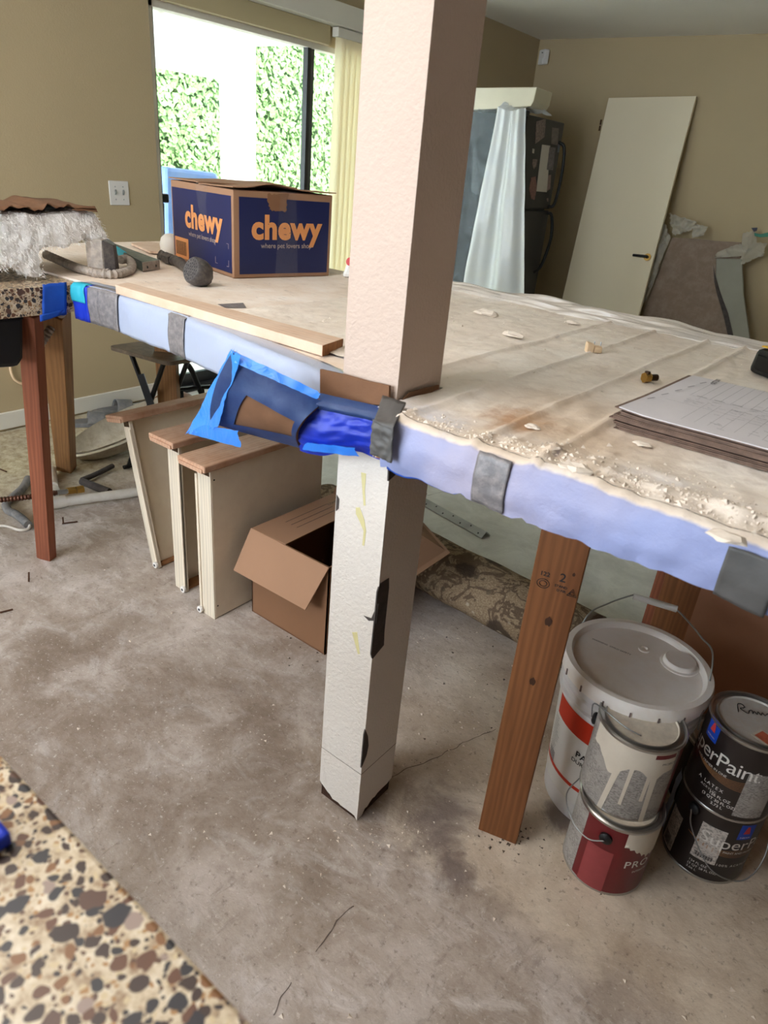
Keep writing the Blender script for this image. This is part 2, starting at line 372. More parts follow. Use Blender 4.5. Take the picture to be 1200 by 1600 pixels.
M['tape_navy'] = plain('navy_tape', (28, 54, 104), .48, var=.25, scale=10, bump=.15, dust=((66, 92, 130), .35))
M['tape_royal'] = plain('royal_tape', (20, 52, 190), .45, var=.4, scale=10, bump=.2)
M['tape_teal'] = plain('teal_tape', (40, 168, 190), .5, var=.2, scale=14, bump=.15)
M['film_blue'] = film('blue_masking_film', (44, 160, 255), .96, .35, .25, 22, .7, (20, 112, 240))
M['film_white'] = film('white_plastic_apron', (196, 208, 224), .97, .35, .3, 14, .5, (190, 198, 226))  # white film tinted with the pale blue of sky light
M['black'] = plain('black_plastic', (22, 22, 24), .45, var=.3)
M['black_metal'] = plain('black_metal', (26, 25, 25), .4, metal=.3, var=.3)
M['dark_core'] = plain('dark_exposed_core', (80, 72, 68), .9, var=.5, scale=40, bump=.5)
M['rot'] = plain('rotted_wood', (70, 44, 30), .95, var=.6, scale=60, bump=.8)
M['steel'] = plain('dull_steel', (170, 172, 172), .4, metal=.8, var=.25, scale=14)
M['galv'] = plain('dusty_galvanized', (164, 154, 144), .55, metal=.15, var=.3, scale=20, dust=((206, 190, 176), .7))
M['steel_bright'] = plain('tinplate', (190, 188, 184), .28, metal=.9, var=.2, scale=12)
M['brass'] = plain('brass', (190, 150, 80), .3, metal=.9, var=.2)
M['bronze'] = plain('dark_bronze', (70, 48, 28), .4, metal=.7, var=.3, scale=40)
M['copper_pipe'] = plain('brown_flex_copper', (98, 62, 46), .45, metal=.6, var=.3)
M['pvc'] = plain('dusty_white_pvc', (216, 208, 196), .5, var=.1, scale=10, dust=((180, 164, 144), .4))
M['grey_rubber'] = plain('grey_rubber', (112, 112, 112), .75, var=.2, scale=10, dust=((170, 160, 150), .4))
M['porcelain'] = plain('dusty_porcelain', (206, 196, 176), .4, var=.12, scale=6, dust=((150, 130, 104), .7))
M['white_plastic'] = plain('white_plastic', (238, 236, 232), .4, var=.04)
M['switch'] = plain('switch_plate', (228, 224, 218), .4, var=.03)
M['frame'] = plain('window_frame', (74, 76, 80), .45, metal=.5, var=.1)
M['black_frame'] = plain('door_track', (32, 32, 34), .5, var=.2)
M['glass'] = glass_mat()
M['white_ext'] = plain('white_patio_paint', (240, 240, 236), .7, var=.03)
M['patio'] = plain('patio_slab', (214, 208, 198), .9, var=.1, scale=3)
M['blue_cover'] = plain('blue_vinyl', (86, 130, 210), .5, var=.15, c2=(140, 165, 210), scale=2)
M['smear'] = plain('yellow_smear', (214, 204, 150), .8, var=.1)
M['drywall_wrap'] = plain('brown_panel', (136, 114, 96), .7, var=.2, scale=5, dust=((180, 166, 150), .3))
M['wrap_grey'] = film('dusty_clear_wrap', (206, 198, 180), .85, .35, .35, 10, .6, None, 1.0, 14.0)
M['green'] = plain('green_tape', (40, 120, 96), .5)
M['cream_plastic'] = plain('cream_plastic', (238, 208, 170), .5, var=.06)
M['plaster'] = plain('plaster_chip', (226, 212, 196), .95, var=.15, scale=60)
M['dark_crack'] = plain('crack_shadow_dirt', (96, 84, 76), 1.0)
M['lampwhite'] = plain('frosted_cup', (228, 222, 212), .35, var=.05)
M['paper_photo'] = plain('printed_photo', (150, 130, 124), .5, c2=(60, 46, 46), scale=60)
M['paper_white'] = plain('white_paper', (206, 200, 192), .6, var=.06, scale=20)

def sheet_mat():
    t = NT('dusty_plastic_sheet'); x, y, z = t.sep()[:3]
    g = t.new('NewGeometry'); sp = t.new('SeparateXYZ'); t.link(g.outputs['Normal'], sp.inputs[0])
    n1 = t.noise(4, 6, .6); n2 = t.noise(22, 6, .7); n3 = t.noise(90, 3, .6)
    dust = t.ramp(n1, [(.3, S(226, 210, 194)), (.55, S(240, 228, 214)), (.72, S(248, 240, 230))])
    dust = t.mix(t.ramp(n2, [(.36, .35), (.48, 0.0)]), dust, S(204, 188, 172))
    film_sky_c = t.mix(n1, S(152, 160, 198), S(128, 140, 186))
    # dust lies where the sheet is level; hanging film has blue sky shade painted in
    up = t.ramp(t.math('ADD', sp.outputs[2], t.math('MULTIPLY', t.math('SUBTRACT', n2, .5), .5)), [(.62, 0.0), (.86, 1.0)])
    # wiped patches along the front where the film shows through
    mr = t.new('MapRange'); mr.inputs[1].default_value = .98; mr.inputs[2].default_value = .90; t.link(y, mr.inputs[0])
    wipe = t.math('MULTIPLY', mr.outputs[0], t.ramp(n1, [(.46, 0.0), (.6, .8)]))
    col = t.mix(up, film_sky_c, t.mix(wipe, dust, S(214, 220, 238)))
    # rust stain
    d = t.new('VectorMath', operation='DISTANCE'); d.inputs[1].default_value = (-.475, 1.01, 1.045); t.link(t.tc.outputs['Object'], d.inputs[0])
    rs = t.ramp(t.math('ADD', d.outputs['Value'], t.math('MULTIPLY', t.math('SUBTRACT', n2, .5), .16)), [(.02, 1.0), (.075, 0.0)])
    col = t.mix(t.math('MULTIPLY', rs, .8), col, S(164, 100, 56))
    d2 = t.new('VectorMath', operation='DISTANCE'); d2.inputs[1].default_value = (-.42, 1.03, 1.045); t.link(t.tc.outputs['Object'], d2.inputs[0])
    rs2 = t.ramp(t.math('ADD', d2.outputs['Value'], t.math('MULTIPLY', t.math('SUBTRACT', n1, .5), .3)), [(.05, .55), (.26, 0.0)])
    col = t.mix(rs2, col, S(196, 164, 128))
    t.set(col, .55, spec=.4); t.bump(t.math('ADD', n3, t.math('MULTIPLY', n2, 1.5)), .35, .003); return t.mat
M['sheet'] = sheet_mat()
def cover_mat():
    t = NT('plaster_dusted_board'); n1 = t.noise(5, 6, .65); n2 = t.noise(16, 7, .7, t.co((1, 3.5, 1), (0, 0, .7)), .8)
    col = t.ramp(n1, [(.3, S(222, 200, 178)), (.5, S(236, 220, 204)), (.7, S(246, 236, 226))])
    col = t.mix(t.ramp(n2, [(.58, 0.0), (.72, .7)]), col, S(150, 142, 136))
    t.set(col, .8, spec=.25); t.bump(n2, .4, .004); return t.mat
M['cover'] = cover_mat()
def rug_mat():
    t = NT('patterned_rug'); co = t.co((1, 1, 1))
    n = t.noise(170, 3, .7)
    col = t.ramp(n, [(.3, S(120, 96, 72)), (.7, S(182, 160, 130))])
    big = t.noise(9, 3, .6, co, 1.5)
    col = t.mix(t.ramp(big, [(.44, 0.0), (.47, .8), (.53, .8), (.56, 0.0)]), col, S(84, 66, 52))
    v = t.new('TexVoronoi'); v.inputs['Scale'].default_value = 4.6; v.inputs['Randomness'].default_value = .6; t.link(co, v.inputs['Vector'])
    d = t.math('ADD', v.outputs['Distance'], t.math('MULTIPLY', t.math('SUBTRACT', t.noise(30, 3), .5), .16))
    col = t.mix(t.ramp(d, [(.14, 0.0), (.17, .9), (.27, .9), (.31, 0.0)]), col, S(58, 46, 40))
    col = t.mix(t.ramp(d, [(.06, .9), (.08, 0.0)]), col, S(196, 180, 152))
    v2 = t.voro(22, co=co); col = t.mix(t.ramp(v2, [(.16, .75), (.24, 0.0)]), col, t.ramp(t.noise(3, 2), [(.4, S(86, 76, 62)), (.6, S(206, 190, 166))], 'CONSTANT'))
    y = t.sep()
    t.set(t.mix(.2, col, S(120, 104, 86)), .95, spec=.1); t.bump(n, .7, .004); return t.mat
M['rug'] = rug_mat()
def insul_mat():
    t = NT('glass_wool'); n = t.noise(9, 7, .7, t.co((1, 1, 2.2)), .6)
    t.set(t.ramp(n, [(.3, S(244, 241, 238)), (.7, S(255, 254, 252))]), .95, spec=.1)
    t.p.inputs['Subsurface Weight'].default_value = .0; t.bump(t.noise(55, 6, .7, None, 1.0), .4, .008); return t.mat
M['wool'] = insul_mat()
def leaf_mat(name, a, b):
    t = NT(name); n = t.noise(3.0, 4); n2 = t.noise(34, 2)
    t.set(t.mix(t.ramp(n2, [(.35, 0.0), (.65, 1.0)]), S(*a), S(*b)), .6, spec=.4); return t.mat
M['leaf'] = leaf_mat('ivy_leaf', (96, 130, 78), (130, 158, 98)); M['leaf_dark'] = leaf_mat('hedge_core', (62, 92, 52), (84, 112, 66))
def can_side(name, base, paint=None, label=None):
    t = NT(name); t.set(t.mix(t.noise(18, 5), S(*base), tuple(x*.75 for x in S(*base)[:3])+(1,)), .35, spec=.5); return t.mat
M['can_dark'] = can_side('dark_can_label', (40, 32, 30)); M['can_red'] = can_side('red_can_label', (112, 22, 30))
M['lid_grey'] = plain('dusty_can_lid', (206, 200, 192), .5, metal=.1, var=.15, scale=30, dust=((196, 180, 160), .6))
M['lid_paint'] = plain('paint_smeared_lid', (224, 212, 194), .6, var=.2, scale=30, dust=((120, 110, 100), .25))
M['paint_white'] = plain('dried_cream_paint', (216, 206, 190), .5, var=.08, scale=30)
M['copper'] = plain('copper_print', (170, 120, 80), .5)
M['logo_blue'] = plain('blue_print', (24, 70, 180), .4, var=.05); M['logo_red'] = plain('red_print', (200, 60, 60), .5)
M['white_print'] = plain('white_print', (226, 222, 216), .5, var=.03)
M['red_label'] = plain('orange_red_label', (206, 52, 24), .45, var=.08)
M['pink_tape'] = plain('faded_red_label', (150, 64, 66), .5, var=.15, scale=30)
M['black_print'] = plain('black_print', (34, 32, 34), .6)
M['bucket'] = plain('bucket_plastic', (234, 230, 228), .4, var=.05, scale=8)
M['bucket_lid'] = plain('dusty_bucket_lid', (250, 242, 234), .45, var=.06, scale=8, dust=((240, 226, 212), .6))
M['stamp'] = plain('orange_stamp', (210, 110, 80), .7, var=.35, scale=80)
def fine_print(name, bg_, ink, rows=180, rot=0):
    t = NT(name)
    br = t.ramp(t.noise(1, 2, .55, t.co((170, 170, rows*2.2))), [(.40, 1.0), (.56, 0.0)])
    blk = t.ramp(t.noise(1, 1, .4, t.co((14, 14, 26))), [(.38, .25), (.5, 1.0)])
    t.set(t.mix(t.math('MULTIPLY', t.math('MULTIPLY', br, blk), .6), S(*bg_), S(*ink)), .5); return t.mat
M['grey_text'] = fine_print('grey_label_small_print', (166, 160, 154), (84, 80, 78), 240)
M['white_text'] = fine_print('white_label_small_print', (206, 198, 190), (90, 86, 84), 150)

# ================================================================== ROOM SHELL
CH = 2.54; YB = 6.665; XL = -3.6; XR = 5.0; YF = -2.0
def structure(mb, name, mat, **k): return tag(mb.build(name, mat, **k), kind='structure')
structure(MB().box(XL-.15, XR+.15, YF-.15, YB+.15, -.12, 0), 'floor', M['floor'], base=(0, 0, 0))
cl = MB().box(XL-.15, XR+.15, YF-.15, YB+.15, CH, CH+.15)
structure(cl, 'ceiling', M['ceiling'])
DY0, DY1, DZ = 2.545, 5.0, 2.06
wl = MB(); wl.box(XL-.15, XL, YF-.15, DY0, 0, CH); wl.box(XL-.15, XL, DY1, YB+.15, 0, CH); wl.box(XL-.15, XL, DY0, DY1, DZ, CH)
structure(wl, 'wall_left', M['wall'])
structure(MB().box(XL-.15, XR+.15, YB, YB+.15, 0, CH), 'wall_back', M['wall'])
wr = MB().box(XR, XR+.15, YF-.15, YB, 0, CH)
structure(wr, 'wall_right', M['wall_dark'])
wf = MB(); wf.box(XL, -3.2, YF-.15, YF, 0, CH); wf.box(-.7, XR, YF-.15, YF, 0, CH); wf.box(-3.2, -.7, YF-.15, YF, 0, .85); wf.box(-3.2, -.7, YF-.15, YF, 2.45, CH)
structure(wf, 'wall_front', M['wall_dark'])
bbm = MB(); bbm.box(XL, XL+.014, YF, DY0-.02, .012, .10); bbm.box(XL, XL+.014, 5.02, YB-.015, .012, .10)
structure(bbm, 'baseboard_left', M['trim'], bevel=.004)
structure(MB().box(XL, XR, YB-.014, YB, .012, .10), 'baseboard_back', M['trim'], bevel=.004)
# cream vertical blind drawn to the far side of the patio door
vb = thing('vertical_blind', 'cream vertical blind drawn aside between patio door and column', 'blind', (XL+.055, 4.2, .03))
M['blind'] = film('blind_slat', (252, 246, 230), 1.0, .5, .65, 3, .05, (250, 242, 222), .3)
MB().box(XL+.03, XL+.08, 3.88, 4.45, 2.11, 2.16).build('head_rail', M['trim'], vb)
for k in range(10):
    y_ = 3.90+k*.055; MB().hexa([(XL+.050, y_-.012, .04), (XL+.052, y_-.012, .04), (XL+.072, y_+.070, .04), (XL+.070, y_+.070, .04)], [(XL+.050, y_-.012, 2.11), (XL+.052, y_-.012, 2.11), (XL+.072, y_+.070, 2.11), (XL+.070, y_+.070, 2.11)]).build('slat', M['blind'], vb)
# white beam over the patio door and the tan valance under it
structure(MB().box(XL, XL+.10, 2.4, 5.15, 2.165, 2.285), 'trim_1', M['trim'], bevel=.004)
structure(MB().box(XL, XL+.03, DY0+.05, 3.86, 2.06, 2.165), 'trim_2', M['valance'], bevel=.003)

# patio door
d1 = bpy.data.objects.new('door_1', None); COL.objects.link(d1); d1.location = (XL-.07, (DY0+DY1)/2, 0); tag(d1, kind='structure')
X0 = XL-.10
fm = MB(); fm.box(X0, XL-.02, DY0, DY0+.035, 0, DZ); fm.box(X0, XL-.02, DY1-.03, DY1, 0, DZ); fm.box(X0, XL-.02, DY0, DY1, DZ-.03, DZ)
fm.build('door_frame', M['trim'], d1)
tk = MB(); tk.box(XL-.12, XL+.02, DY0+.02, DY1, .0, .035); tk.box(XL-.06, XL-.03, DY0+.035, DY1-.03, .035, .105); tk.build('track', M['black_frame'], d1)
gs = MB().box(XL-.055, XL-.05, DY0+.035, 3.73, .09, DZ-.03); gs.build('pane', M['glass'], d1)
gs = MB().box(XL-.085, XL-.08, 3.73, DY1-.03, .09, DZ-.03); gs.build('pane', M['glass'], d1)
MB().box(XL-.07, XL-.03, 3.725, 3.755, .04, DZ-.03).build('mullion', M['black_frame'], d1)
MB().box(XL-.09, XL-.045, 3.755, 3.80, .04, DZ-.03).build('mullion', M['frame'], d1)
MB().box(XL-.055, XL-.035, DY0+.035, DY0+.05, .04, DZ-.03).build('jamb_seal', M['black_frame'], d1)

# ================================================================== OUTSIDE
structure(MB().box(-14, XL-.15, -8, 20, -.15, -.04), 'patio_ground', M['patio'])
pc = thing('patio_cover', 'white patio roof on a square post outside the glass door', 'patio cover', (-6.5, 5.63, -.04))
MB().box(-6.7, XL-.17, -1.0, 5.80, 2.40, 2.48).build('roof_panel', M['white_ext'], pc)
MB().box(-6.56, -6.44, -1.0, 5.50, 2.06, 2.40).build('beam', M['white_ext'], pc)
MB().box(-6.62, -6.38, 5.49, 5.78, -.04, 2.40).build('post', M['white_ext'], pc)
hd = MB(); hv = []; hf = []
rr = random.Random(3)
for i in range(26000):
    y = rr.uniform(1.5, 12.5); z = rr.uniform(-.0, 3.9); x = -9.3+.10*rr.random()+.10*nz((0, y, z), 1.6)
    s_ = rr.uniform(.035, .075); a = rr.uniform(0, 2*pi); n = Vector((1, rr.uniform(-.8, .8), rr.uniform(-.5, .9))).normalized()
    e1 = n.orthogonal().normalized(); e2 = n.cross(e1); p = Vector((x, y, z)); d1_ = e1*cos(a)+e2*sin(a); d2_ = n.cross(d1_)
    o = len(hv); hv += [p-d1_*s_, p+d2_*s_*.6, p+d1_*s_, p-d2_*s_*.6]; hf.append((o, o+1, o+2, o+3))
hd.v = hv; hd.f = hf; hd.m = [0]*len(hf)
ivy = hd.build('ivy_hedge', M['leaf'], base=(-9.3, 7, -.04)); tag(ivy, 'tall clipped green ivy hedge beyond the patio', 'hedge', kind='stuff')
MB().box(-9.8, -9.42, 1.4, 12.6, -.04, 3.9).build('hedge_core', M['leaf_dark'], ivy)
cg = thing('covered_grill', 'blue vinyl covered grill standing on the patio behind the glass', 'grill', (-5.2, 3.9, -.04))
mb = MB(); b_ = [(-5.5, 3.56, .62), (-4.95, 3.56, .62), (-4.95, 4.25, .62), (-5.5, 4.25, .62)]
mb.hexa(b_, [(-5.4, 3.66, 1.26), (-5.05, 3.66, 1.26), (-5.05, 4.16, 1.24), (-5.4, 4.16, 1.24)]); mb.build('cover', M['blue_cover'], cg, bevel=.03)
for (lx, ly) in ((-5.45, 3.62), (-5.0, 3.62), (-5.45, 4.2), (-5.0, 4.2)): MB().box(lx-.02, lx+.02, ly-.02, ly+.02, -.04, .63).build('leg', M['white_ext'], cg)
bb = thing('patio_bin', 'black bin just outside the glass at the left jamb', 'bin', (-3.95, 2.6, -.04))
MB().hexa([(-4.08, 2.42, -.04), (-3.84, 2.42, -.04), (-3.84, 2.70, -.04), (-4.08, 2.70, -.04)], [(-4.1, 2.4, 1.1), (-3.82, 2.4, 1.1), (-3.82, 2.74, 1.1), (-4.1, 2.74, 1.1)]).build('body', M['black'], bb, bevel=.01)
MB().box(-4.12, -3.80, 2.38, 2.76, 1.10, 1.15).build('lid', M['black'], bb, bevel=.01)
lp = thing('patio_lamp', 'small white lamp under the patio roof behind the glass', 'lamp', (-4.5, 3.25, 2.40))
MB().lathe([(0, 2.40), (.03, 2.40), (.03, 2.30), (.0, 2.30)], 16, (-4.5, 3.25, 0)).build('mount', M['white_ext'], lp, smooth=True)
MB().sphere((-4.5, 3.25, 2.185), .055, 16, 10, (1, 1, .8)).build('globe', M['white_ext'], lp, smooth='all')
MB().lathe([(.012, 2.30), (.012, 2.22)], 10, (-4.5, 3.25, 0)).build('stem', M['white_ext'], lp)

# ================================================================== COLUMN
CX0, CX1, CY0, CY1 = -.791, -.668, .925, 1.057
t = NT('column_paint'); z = t.sep()[2]
n = t.noise(3, 4); up = t.ramp(z, [(.0, 0.0), (1.0, 1.0)])
t.set(t.mix(t.math('GREATER_THAN', z, 1.03), t.mix(n, S(222, 215, 207), S(212, 204, 194)), t.mix(n, S(200, 180, 166), S(190, 169, 154))), .6, spec=.35)
t.bump(t.noise(130, 3, .55), .38, .005); M['column'] = t.mat
per = []
for (xa, ya, xb, yb) in ((CX0, CY0, CX1, CY0), (CX1, CY0, CX1, CY1), (CX1, CY1, CX0, CY1), (CX0, CY1, CX0, CY0)):
    for k in range(14): per.append((xa+(xb-xa)*k/14, ya+(yb-ya)*k/14))
def skirt(x, y):
    h = .012+.012*abs(nz((x, y, 0), 40, 2))
    if y < CY0+.001: h += .030*max(0, 1-(x-CX0)/.045)
    if (abs(x-CX1) < 1e-4 and y < CY0+.02): h = .004
    if abs(x-CX1) < 1e-4: h += .02*min(1, max(0, (y-CY0-.02)/.06))
    return h
mb = MB(); n_ = len(per); zs = [None, .25, .6, 1.0, 1.05, 1.6, CH]
mb.v = [Vector((x, y, skirt(x, y) if zz is None else zz)) for zz in zs for x, y in per]
mb.f = [(j*n_+i, j*n_+(i+1) % n_, (j+1)*n_+(i+1) % n_, (j+1)*n_+i) for j in range(len(zs)-1) for i in range(n_)]; mb.m = [0]*len(mb.f)
colm = bpy.data.objects.new('column', None); COL.objects.link(colm); colm.location = ((CX0+CX1)/2, (CY0+CY1)/2, 0); tag(colm, kind='structure')
mb.build('plaster_skin', M['column'], colm)
MB().box(CX0+.004, CX1-.004, CY0+.004, CY1-.004, 0, .1).build('post_core', M['rot'], colm)
def face_patch(pts, plane, name, mat, lift, thick=.003):
    ps = [ay(px, py, CY0-lift) if plane == 'f' else ax(px, py, CX1+lift) for px, py in pts]
    return MB().prism(ps, (0, thick, 0) if plane == 'f' else (-thick, 0, 0)).build(name, mat, colm)
face_patch([(608, 903), (608, 918), (601, 985), (600, 1008), (582, 1030), (580, 1022), (585, 975), (590, 925), (594, 912)], 's', 'chipped_patch', M['dark_core'], .0008)
face_patch([(571, 1140), (575, 1150), (576, 1165), (573, 1180), (567, 1195), (564.5, 1200), (567, 1170), (569, 1148)], 's', 'chipped_patch', M['dark_core'], .0008)
face_patch([(608, 728), (624, 734), (618, 742), (607, 752)], 's', 'chipped_patch', M['dark_core'], .0008)
face_patch([(526, 773), (530, 780), (529, 795), (524.5, 799)], 'f', 'chipped_patch', M['dark_core'], .0008)
face_patch([(568, 962), (580, 966), (585, 955), (588, 940), (591, 945), (588, 975), (583, 970), (576, 970)], 'f', 'chipped_patch', M['dark_core'], .0008)
for pts in ([(564, 738), (572, 740), (570, 765), (571, 790), (568, 790), (566, 765)], [(556, 793), (562, 793), (569, 812), (572, 830), (569, 853), (566, 852), (568, 830), (562, 815), (556, 803)], [(550, 988), (558, 988), (562, 1022), (559, 1022)]):
    face_patch(pts, 'f', 'yellow_smear', M['smear'], .0006, .001)
mb = MB(); z0 = .155
mb.box(CX0-.0006, CX1+.0006, CY0-.0006, CY1+.0006, z0, z0+.0008); mb.build('pencil_line', M['dark_crack'], colm)

# ================================================================== TERRAZZO TOPS
ZT = 1.035; ZB = .962
ct = thing('bar_countertop', 'terrazzo bar top mostly hidden under boards and plastic', 'countertop', (-1.2, 1.4, ZB))
mb = MB()
mb.prism([(-2.68, -.1, ZB), (-1.90, -.1, ZB), (-1.90, 1.04, ZB), (-1.90, 2.05, ZB), (-2.68, 2.05, ZB)], (0, 0, ZT-ZB))
mb.prism([(-1.90, 1.085, ZB), (-1.40, 1.065, ZB), (-.80, .985, ZB), (-.80, 2.05, ZB), (-1.90, 2.05, ZB)], (0, 0, ZT-ZB))
mb.box(-.80, -.66, 1.065, 2.05, ZB, ZT); mb.box(-.66, .9, .86, 2.05, ZB, ZT)
mb.build('slab', M['terrazzo'], ct)
ft = thing('near_countertop', 'speckled terrazzo counter corner nearest the camera', 'countertop', (-.3, -.3, .88))
e0 = az(0, 1175, .92); e1 = az(395, 1600, .92)
MB().prism([(-1.2, e0.y, .875), (.6, e1.y, .875), (.6, -.7, .875), (-1.2, -.7, .875)], (0, 0, .045)).build('slab', M['terrazzo_near'], ft, bevel=.004)
tb = MB(); c0 = az(-12, 1322, .924)
tb.box(c0.x-.03, c0.x+.008, c0.y-.03, c0.y+.012, .921, .935); tag(tb.build('masking_tape', M['tape_royal'], bevel=.004), 'scrap of blue tape at the left edge of the near terrazzo', 'tape')
for (lx, ly) in ((-1.1, -.6), (.5, -.6), (-1.1, .05), (.5, .05)):
    MB().box(lx-.045, lx+.045, ly-.02, ly+.02, 0, .875).build('leg', M['lumber'], ft)

# ================================================================== BOARD AND PLASTIC ON THE BAR
cv = MB(); cvp = [(-2.67, 1.06), (-1.86, 1.08), (-1.40, 1.05), (-.81, .965), (-.81, 1.98), (-1.4, 2.04), (-2.66, 2.04)]
cvo = cv.prism([(x, y, ZT) for x, y in cvp], (0, 0, .006)).build('dusted_board', M['cover']); tag(cvo, 'plaster dusted protective board covering the left end of bar', 'board')
for q in ([(340, 475), (380, 473), (385, 481), (352, 481)], [(430, 489), (460, 490), (468, 497), (440, 498)]):
    quadpatch(*[az(px, py, ZT+.0072) for px, py in q], 4, 3, .0004).build('tape_scrap', M['duct'], cvo)
mb = MB(); mb.prism([az(px, py, ZT+.011) for px, py in [(205, 383), (232, 380), (262, 386), (275, 391), (268, 397), (235, 396)]], (0, 0, .008))
tag(mb.build('wood_offcut', M['pale_board']), 'pale flat wood offcut behind the shower head', 'offcut')

# white film apron along the left front edge, and its tapes
lp_ = [(-1.885, 1.045), (-1.72, 1.062), (-1.42, 1.040), (-1.10, .992), (-.93, .962), (-.795, .930)]
def edge_pt(u):
    f = u*(len(lp_)-1); i = min(int(f), len(lp_)-2); t_ = f-i
    return Vector((lp_[i][0]+(lp_[i+1][0]-lp_[i][0])*t_, lp_[i][1]+(lp_[i+1][1]-lp_[i][1])*t_, 0))
def apron_fn(u, v):
    e = edge_pt(u); nrm = Vector((-.08, -1, 0))
    if v < .28: p = e+Vector((0, .05*(1-v/.28), ZT+.008))
    else: p = e+nrm*(.006+.004*sin((v-.28)*4))+Vector((0, 0, ZT+.004-(v-.28)/.72*(.096+.006*nz((u*6, 0, 0), 1, 4))))
    return p+nrm*(.004*nz(p, 16, 2)+.003*nz((p.x*3, 1, p.z*1.2), 26, 5))
la = MB().grid(apron_fn, 110, 18).build('plastic_edging', M['film_white'], smooth='all', solid=.0006)
tag(la, 'white plastic film wrapped over the left front bar edge', 'plastic sheet')
def apron_tape(px0, px1, mat, name='tape_strip', wrap=.02, lift=.003, parent=None, vmax=1.0):
    us = []
    for px in (px0, px1):
        best = min(range(401), key=lambda i: abs(px-proj_x(edge_pt(i/400)+Vector((0, 0, 1.0))))); us.append(best/400)
    def fn(u, v):
        p = apron_fn(us[0]+(us[1]-us[0])*u, .15+v*(vmax-.15)); return p+Vector((-.0, -lift, .0015))
    return MB().grid(fn, 10, 12).build(name, mat, parent, smooth='all', solid=.0005)
apron_tape(270, 293, M['duct'], 'duct_tape', parent=la)
apron_tape(140, 172, M['duct'], 'duct_tape', parent=la)
apron_tape(160, 190, M['duct'], 'duct_tape', parent=la, lift=.0045)
bt = thing('painters_tape', 'blue and teal painters tape round the terrazzo corner', 'tape', (-1.89, 1.03, ZB))
apron_tape(103, 144, M['tape_royal'], parent=bt, lift=.004)
lab(apron_tape(104, 140, M['tape_teal'], parent=bt, lift=.006, vmax=.62), 'teal tape strip')
quadpatch(ax(66, 444, -1.893), ax(104, 441, -1.893), ax(104, 492, -1.893), ax(66, 498, -1.893), 8, 8, .002, rag=.03).build('tape_strip', M['tape_blue'], bt, smooth='all', solid=.0005)
quadpatch(ax(62, 492, -1.885), ax(100, 484, -1.885), ax(92, 494, -1.885), ax(63, 503, -1.885), 6, 4, .003).build('tape_tail', M['tape_blue'], bt, smooth='all', solid=.0005)

# main plastic sheet
cra, crb = az(840, 648, 1.045), az(1081, 543, 1.045); crd = (crb-cra); crd.z = 0; crd.normalize(); crn = Vector((crd.y, -crd.x, 0))
crease = [(cra-Vector(az(px, py, 1.045))).dot(crn) for px, py in ((840, 648), (752, 609), (684, 576), (960, 655))]
def sheet_z(x, y):
    p = Vector((x, y, 0)); z_ = ZT+.009+.004*nz(p, 5, 1)+.0022*nz((x*2.5, y, 0), 17, 3)+.0012*nz(p, 45, 6)
    k = (cra-p).dot(crn)
    for i, c in enumerate(crease): z_ += .0065*math.exp(-((k-c+.004*nz(p, 6, i))/.0075)**2)
    z_ += .003*max(0, nz((x*.6+y*.5, y*.2, 1), 22, 8))
    if y < 1.0 and x > -.5: z_ += (.018*max(0, nz((x*1.0, y*2.6, 0), 11, 12))+.008*max(0, nz((x, y, 0), 34, 4)))*min(1, (x+.5)/.15)*math.exp(-((y-.905)/.05)**2)
    if x < -.3 and y < 1.25: z_ += .006*max(0, nz((x*4, y*.6, 0), 9, 2))
    return z_
def main_fn(x0, x1, y0, y1):
    return lambda u, v: Vector((x0+(x1-x0)*u, y0+(y1-y0)*v, sheet_z(x0+(x1-x0)*u, y0+(y1-y0)*v)))
mb = MB(); mb.grid(main_fn(-1.38, .55, 1.066, 2.13), 300, 130)
mb.grid(main_fn(CX1+.003, .55, .868, 1.066), 190, 30)
def drape(u, v):
    x = CX1+.040+(.52-CX1)*u; y0 = .868-.002; z0 = sheet_z(x, .868)
    lump = .006*nz((x, 0, 0), 14, 3)
    drop = .074+.010*nz((x, 0, 0), 5, 9)+.004*nz((x, 0, 0), 22, 1)
    if v < .2:
        a = v/.2*pi/2; p = Vector((x, y0-.022*sin(a), z0-.014*(1-cos(a))))
    else:
        t_ = (v-.2)/.8; p = Vector((x, y0-.022-.006*sin(t_*3)*(1+nz((x, 0, 0), 6)), z0-.014-t_*drop))
    p.y -= lump*v+.004*nz((p.x*1.0, 2, p.z*2.2), 20, 4)*v+.003*nz((p.x*2.5, 1, p.z*1.5), 14, 7)*v
    return p
mb.grid(drape, 150, 20)
ps = mb.build('plastic_sheet', M['sheet'], base=(0, 0, 0), smooth='all', merge=True)
tag(ps, 'dusty white plastic sheet taped over the right bar end', 'plastic sheet')
def drape_tape(px0, px1, mat, name='duct_tape', v0=.0, v1=1.0, lift=.003):
    us = []
    for px in (px0, px1):
        us.append(min(range(601), key=lambda i: abs(px-proj_x(drape(i/600, .5))))/600)
    return MB().grid(lambda u, v: drape(us[0]+(us[1]-us[0])*u, v0+(v1-v0)*v)+Vector((0, -lift, .002)), 14, 14).build(name, mat, ps, smooth='all', solid=.0005)
drape_tape(740, 792, M['duct'], v0=.12)
drape_tape(1130, 1215, M['duct_dark'], v0=.22, v1=1.06)
mb = MB(); mb.grid(lambda u, v: drape(.01+u*.16, .96+v*(.10-.06*u))+Vector((0, .003, 0)), 20, 4)
lab(mb.build('tape_strip', M['tape_blue'], ps, smooth='all', solid=.0005), 'thin blue tape below the hem')
